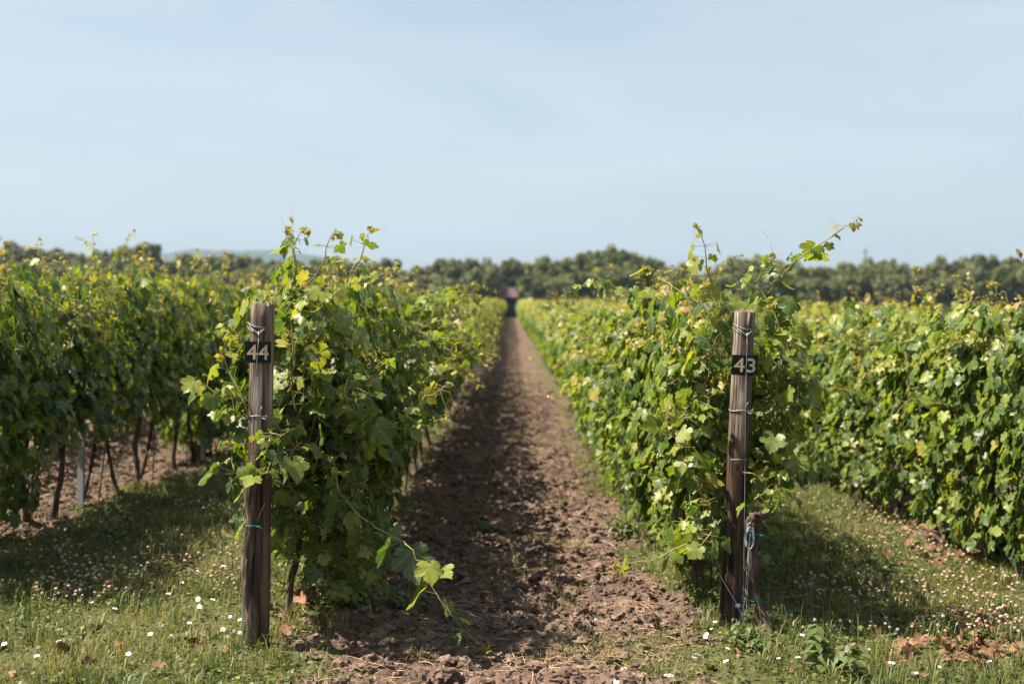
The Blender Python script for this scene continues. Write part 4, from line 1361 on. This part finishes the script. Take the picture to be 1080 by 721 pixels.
# clods and straw
g = G()
x, y = scatter(32000, -1.35, 1.35, 5.7, 45, gr, True, True)
fade = gr.random(len(x)) > smooth(24, 42, y); x, y = x[fade], y[fade]
x2, y2 = scatter(16000, -5.6, -3.5, 9, 26, gr, True, True)
x, y = np.concatenate([x, x2]), np.concatenate([y, y2])
sizes = gr.gamma(1.1, 0.0085, len(x)) + 0.0025
z = gh(x, y)
for k in range(len(x)):
    s = min(sizes[k], 0.042)
    v, f = blob((x[k], y[k], z[k] + s * 0.25), (s * gr.uniform(.8, 1.4), s * gr.uniform(.8, 1.4), s * gr.uniform(.6, 0.9)), k, 0.42, 2 if s > 0.016 else 1)
    g.add(v, f)
tag(obj('soil_clods', g.mesh('soil_clods', M_CLOD, False)), kind='stuff')

g = G()
cents = [(520, 597, 0.20), (545, 590, .16), (650, 690, 0.30), (680, 670, 0.22), (620, 700, 0.25), (590, 590, 0.12), (612, 575, .18), (420, 700, 0.3), (545, 695, .2), (200, 600, .3), (225, 560, .35), (660, 640, .2), (540, 400, .5), (560, 480, .4), (600, 520, .3), (630, 545, .25)]
px_l = []
for cx, cy, sg in cents:
    c = on_ground(cx, cy)
    for _ in range(120):
        px_l.append((c.x + gr.normal(0, sg * 0.6), c.y + gr.normal(0, sg)))
for _ in range(1500):
    yq = 5.8 * (40 / 5.8) ** gr.random(); px_l.append((gr.uniform(-1.1, 1.1), yq))
for (x_, y_) in px_l:
    zz = float(gh(x_, y_)); a = gr.uniform(0, 6.28); L_ = gr.uniform(0.03, 0.13); b = gr.normal(0, 0.15)
    d = np.array([math.cos(a), math.sin(a), b])
    p = np.array([x_, y_, zz + 0.006 + abs(b) * L_ * 0.5])
    v, f = tube([p - d * L_ / 2, p + (gr.normal(0, .004), gr.normal(0, .004), gr.uniform(0, .01)), p + d * L_ / 2], gr.uniform(0.0010, 0.0026), 3, False)
    g.add(v, f)
tag(obj('straw', g.mesh('straw', M_STRAW)), kind='stuff')

# dead brown leaves
g = G()
DP = []
for cx, cy, sg, n in ((1050, 665, 0.17, 120), (1075, 690, 0.2, 60), (1030, 690, 0.15, 40), (990, 690, 0.2, 25), (1000, 590, 0.25, 60), (970, 560, 0.25, 40), (950, 695, .3, 25), (360, 640, .2, 40), (310, 660, .15, 25), (140, 690, .3, 15), (330, 630, .15, 30)):
    c = on_ground(cx, cy)
    for _ in range(n): DP.append((c.x + gr.normal(0, sg), c.y + gr.normal(0, sg)))
for _ in range(260):
    y_ = gr.uniform(6, 22); DP.append((gr.choice([-3.5, -1.2, 1.22, 3.45]) + gr.normal(0, 0.25), y_))
DP = np.array(DP); n = len(DP)
pos = np.stack([DP[:, 0], DP[:, 1], gh(DP[:, 0], DP[:, 1]) + gr.uniform(0.004, 0.03, n)], 1)
az = gr.uniform(0, 6.28, n)
add_leaves(g, LT, pos, np.array([0, 0, 1.0]) + gr.normal(0, 0.5, (n, 3)), np.stack([np.cos(az), np.sin(az), gr.normal(0, .2, n)], 1), gr.uniform(0.025, 0.065, n), 0, 0, curl=gr.uniform(0.3, 1.0, n) * gr.choice([-1, 1], n), rng=gr)
tag(obj('dead_leaves', g.mesh('dead_leaves', M_DRY)), kind='stuff')


# clover heads
def clover_mesh(seed):
    rng = np.random.default_rng(seed); g = G(); H = rng.uniform(0.05, 0.10)
    v, f = tube([(0, 0, -0.01), (rng.normal(0, .006), rng.normal(0, .006), H * 0.6), (0, 0, H)], 0.0011, 3, False); g.add(v, f, 0, None, 1)
    v, f = blob((0, 0, H + 0.004), (0.0095, 0.0095, 0.008), seed, 0.16, 2); g.add(v, f, 0, None, 0)
    return g.mesh('clover_flower', [M_CLOVER, M_STEM], False), g


CL = [clover_mesh(k) for k in range(6)]


def clover_spots(n, rng):
    out = []
    while len(out) < n:
        if rng.random() < 0.56:
            px, py = rng.uniform(0, 262), 470 + 170 * rng.random() ** 0.8
        else:
            px, py = rng.uniform(838, 1075), 505 + 175 * rng.random() ** 0.9
        p = on_ground(px, py)
        if rng.random() > float(fbm(p.x * 1.6 + 11, p.y * 1.6, 2)) * 3.4 - 1.3: continue
        if grass_mask(p.x, p.y) < 0.4: continue
        if abs(p.x) > 3.35: continue
        out.append((p.x, p.y))
    return out


spots = clover_spots(780, np.random.default_rng(66))
spots.sort(key=lambda q: q[1])
for k, (x_, y_) in enumerate(spots[:270]):
    o = obj('clover_flower', CL[k % 6][0], None, (x_, y_, float(gh(x_, y_))))
    o.rotation_euler = (gr.normal(0, 0.15), gr.normal(0, 0.15), gr.uniform(0, 6.28)); s = gr.uniform(0.75, 1.2); o.scale = (s, s, s)
    if x_ < 0: tag(o, 'pinkish white clover flower in the grass left of the dirt path', 'clover flower', 'clover flowers in the grass left of post 44')
    else: tag(o, 'pinkish white clover flower in the grass right of the dirt path', 'clover flower', 'clover flowers in the grass right of post 43')
g = G()
for k, (x_, y_) in enumerate(spots[270:]):
    s = CL[k % 6][1]; V = np.concatenate(s.v); F = np.concatenate(s.f); Mm = np.concatenate(s.m)
    V = V * gr.uniform(0.8, 1.25) + np.array([x_, y_, float(gh(x_, y_))])
    nst = len(s.v[0])
    g.add(V[:nst], s.f[0], 0, None, 1); g.add(V[nst:], s.f[1] - nst, 0, None, 0)
tag(obj('clover_bloom', g.mesh('clover_bloom', [M_CLOVER, M_STEM], False)), kind='stuff')


# white open flowers
def white_flower_mesh(seed):
    rng = np.random.default_rng(seed); g = G(); H = rng.uniform(0.03, 0.07)
    v, f = tube([(0, 0, -0.01), (0.004, 0.0, H * 0.6), (0, 0, H)], 0.0012, 3, False); g.add(v, f, 0, None, 2)
    n = 14; a = np.linspace(0, 2 * math.pi, n, endpoint=False); r = 0.0125 * (1 + 0.14 * np.cos(5 * a))
    V = np.concatenate([[(0, 0, H)], np.stack([r * .5 * np.cos(a), r * .5 * np.sin(a), np.full(n, H + 0.004)], 1), np.stack([r * np.cos(a), r * np.sin(a), H + 0.006 + 0.002 * np.sin(3 * a)], 1)])
    F = []
    for k in range(n):
        j = (k + 1) % n
        F += [(0, 1 + k, 1 + j), (1 + k, 1 + n + k, 1 + n + j), (1 + k, 1 + n + j, 1 + j)]
    g.add(V, F, 0, None, 0)
    v, f = blob((0, 0, H + 0.004), (0.004, 0.004, 0.003), seed, 0.1, 1); g.add(v, f, 0, None, 1)
    return g.mesh('white_flower', [M_PETAL, M_YELLOW, M_STEM])


WF = [white_flower_mesh(k) for k in range(4)]
wp = [(12, 693), (66, 692), (135, 698), (148, 628), (178, 636), (213, 635), (222, 640), (224, 642), (208, 650), (246, 660), (258, 664), (200, 665), (231, 678), (252, 682), (160, 680), (235, 603), (257, 606), (203, 610), (190, 622), (340, 600), (338, 626),
      (738, 684), (742, 679), (751, 677), (754, 672), (763, 697), (823, 706), (842, 705), (858, 702), (914, 695), (939, 711), (966, 716), (985, 712), (1043, 707), (845, 683), (890, 697), (880, 708), (770, 712), (40, 705), (95, 640), (120, 655)]
for k, (px, py) in enumerate(wp):
    p = on_ground(px, py); zz = float(gh(p.x, p.y))
    o = obj('white_flower', WF[k % 4], None, (p.x, p.y, zz + 0.01))
    o.rotation_euler = (0.35 + gr.normal(0, 0.25), gr.normal(0, 0.25), gr.uniform(-0.6, 0.6)); s = gr.uniform(0.75, 1.2); o.scale = (s, s, s)
    side = 'left of the dirt path' if px < 500 else 'right of the dirt path'
    tag(o, f'small open white flower low in the grass {side}', 'flower', f'white flowers in the grass {side}')

# pale stones on the path
STN = []
for k in range(4):
    g = G(); v, f = blob((0, 0, 0.3), (1, 0.7, 0.5), 40 + k, 0.28, 2); g.add(v, f); STN.append(g.mesh('stone', M_STONE, False))
st = [(660, 703, .028), (571, 693, .02), (735, 694, .03), (622, 655, .03), (628, 648, .022), (600, 651, .018), (705, 715, .025), (648, 722, .03), (560, 632, .02), (590, 660, .018), (484, 712, .025), (640, 632, .02), (700, 660, .02),
      (420, 722, .04), (575, 600, .018), (610, 610, .02), (520, 660, .018), (690, 622, .02), (560, 560, .02), (600, 560, .022)]
for k, (px, py, s) in enumerate(st):
    p = on_ground(px, py); o = obj('stone', STN[k % 4], None, (p.x, p.y, float(gh(p.x, p.y)) + 0.002))
    o.scale = (s, s, s * 0.9); o.rotation_euler = (0, 0, gr.uniform(0, 6.28))
    tag(o, 'pale stone lying on the tilled soil of the path', 'stone', 'pale stones on the dirt path')


# leafy weeds
def weed(loc, h, nst, seed, label, leaf=0.06, name='weed', spread=0.12):
    rng = np.random.default_rng(seed); o = empty(name, loc, label, 'weed')
    gl, gs = G(), G()
    for k in range(nst):
        a = rng.uniform(0, 6.28); L_ = h * rng.uniform(0.6, 1.0); s = spread * rng.uniform(0.2, 1)
        P = spline([(0.02 * math.cos(a), 0.02 * math.sin(a), -0.02), (s * 0.4 * math.cos(a), s * 0.4 * math.sin(a), L_ * 0.5), (s * math.cos(a), s * math.sin(a), L_)], 12)
        v, f = tube(P, np.linspace(0.003, 0.0012, 12), 4); gs.add(v, f)
        for q in range(3, 12):
            for sgn in (0, math.pi):
                b = a + q * 1.57 + sgn + rng.normal(0, 0.2); d = np.array([[math.cos(b), math.sin(b), 0.1]])
                sz = leaf * (0.6 + 0.6 * math.sin(q / 12 * math.pi)) * rng.uniform(0.7, 1.1)
                add_leaves(gl, LN, P[q][None] + d * 0.008, np.array([[0, 0, 1.0]]) + d * 0.3 + rng.normal(0, .25, (1, 3)), d + np.array([[0, 0, -0.35]]), np.array([sz]), np.array([rng.uniform(0.2, 0.9)]), 0, curl=np.array([0.3]), rng=rng)
    obj('leaves', gl.mesh('leaves', M_WEED), o); obj('stem', gs.mesh('stem', M_STEM), o)
    return o


def gp(px, py):
    p = on_ground(px, py); return Vector((p.x, p.y, float(gh(p.x, p.y))))


weed(gp(868, 712), 0.24, 3, 1, 'upright leafy weed in the grass right of post 43', 0.07)
weed(gp(898, 716), 0.16, 4, 2, 'low spreading weed beside the upright weed right of post 43', 0.06)
weed(gp(660, 568), 0.20, 9, 3, 'bushy green weed on the right edge of the dirt path', 0.045, spread=0.2)
weed(gp(508, 557), 0.10, 8, 4, 'low green weed in the shade on the path', 0.04, spread=0.16)
weed(gp(370, 640), 0.20, 9, 5, 'leafy weed under the vine behind post 44', 0.05, spread=0.25)
weed(gp(430, 640), 0.14, 6, 6, 'thin weed in the shade at the left edge of the path', 0.04, spread=0.2)
weed(gp(1030, 560), 0.50, 12, 7, 'tall nettle like weed at the foot of the row right of post 43', 0.085, spread=0.3)
weed(gp(1062, 590), 0.42, 10, 8, 'nettle like weed nearest the grass at the row right of post 43', 0.085, spread=0.3)
weed(gp(925, 530), 0.28, 8, 9, 'leafy weed by the bare trunks in the row right of post 43', 0.07, spread=0.22)
weed(gp(745, 640), 0.12, 9, 10, 'low weed at the path side foot of post 43', 0.04, spread=0.22)
weed(gp(790, 690), 0.12, 9, 11, 'leafy weed in front of post 43', 0.04, spread=0.2)
weed(gp(420, 500), 0.35, 9, 12, 'leafy weed under the far vines left of the path', 0.06, spread=0.25)
weed(gp(205, 480), 0.24, 8, 13, 'green weed under the shaded row left of post 44', 0.06, spread=0.3)
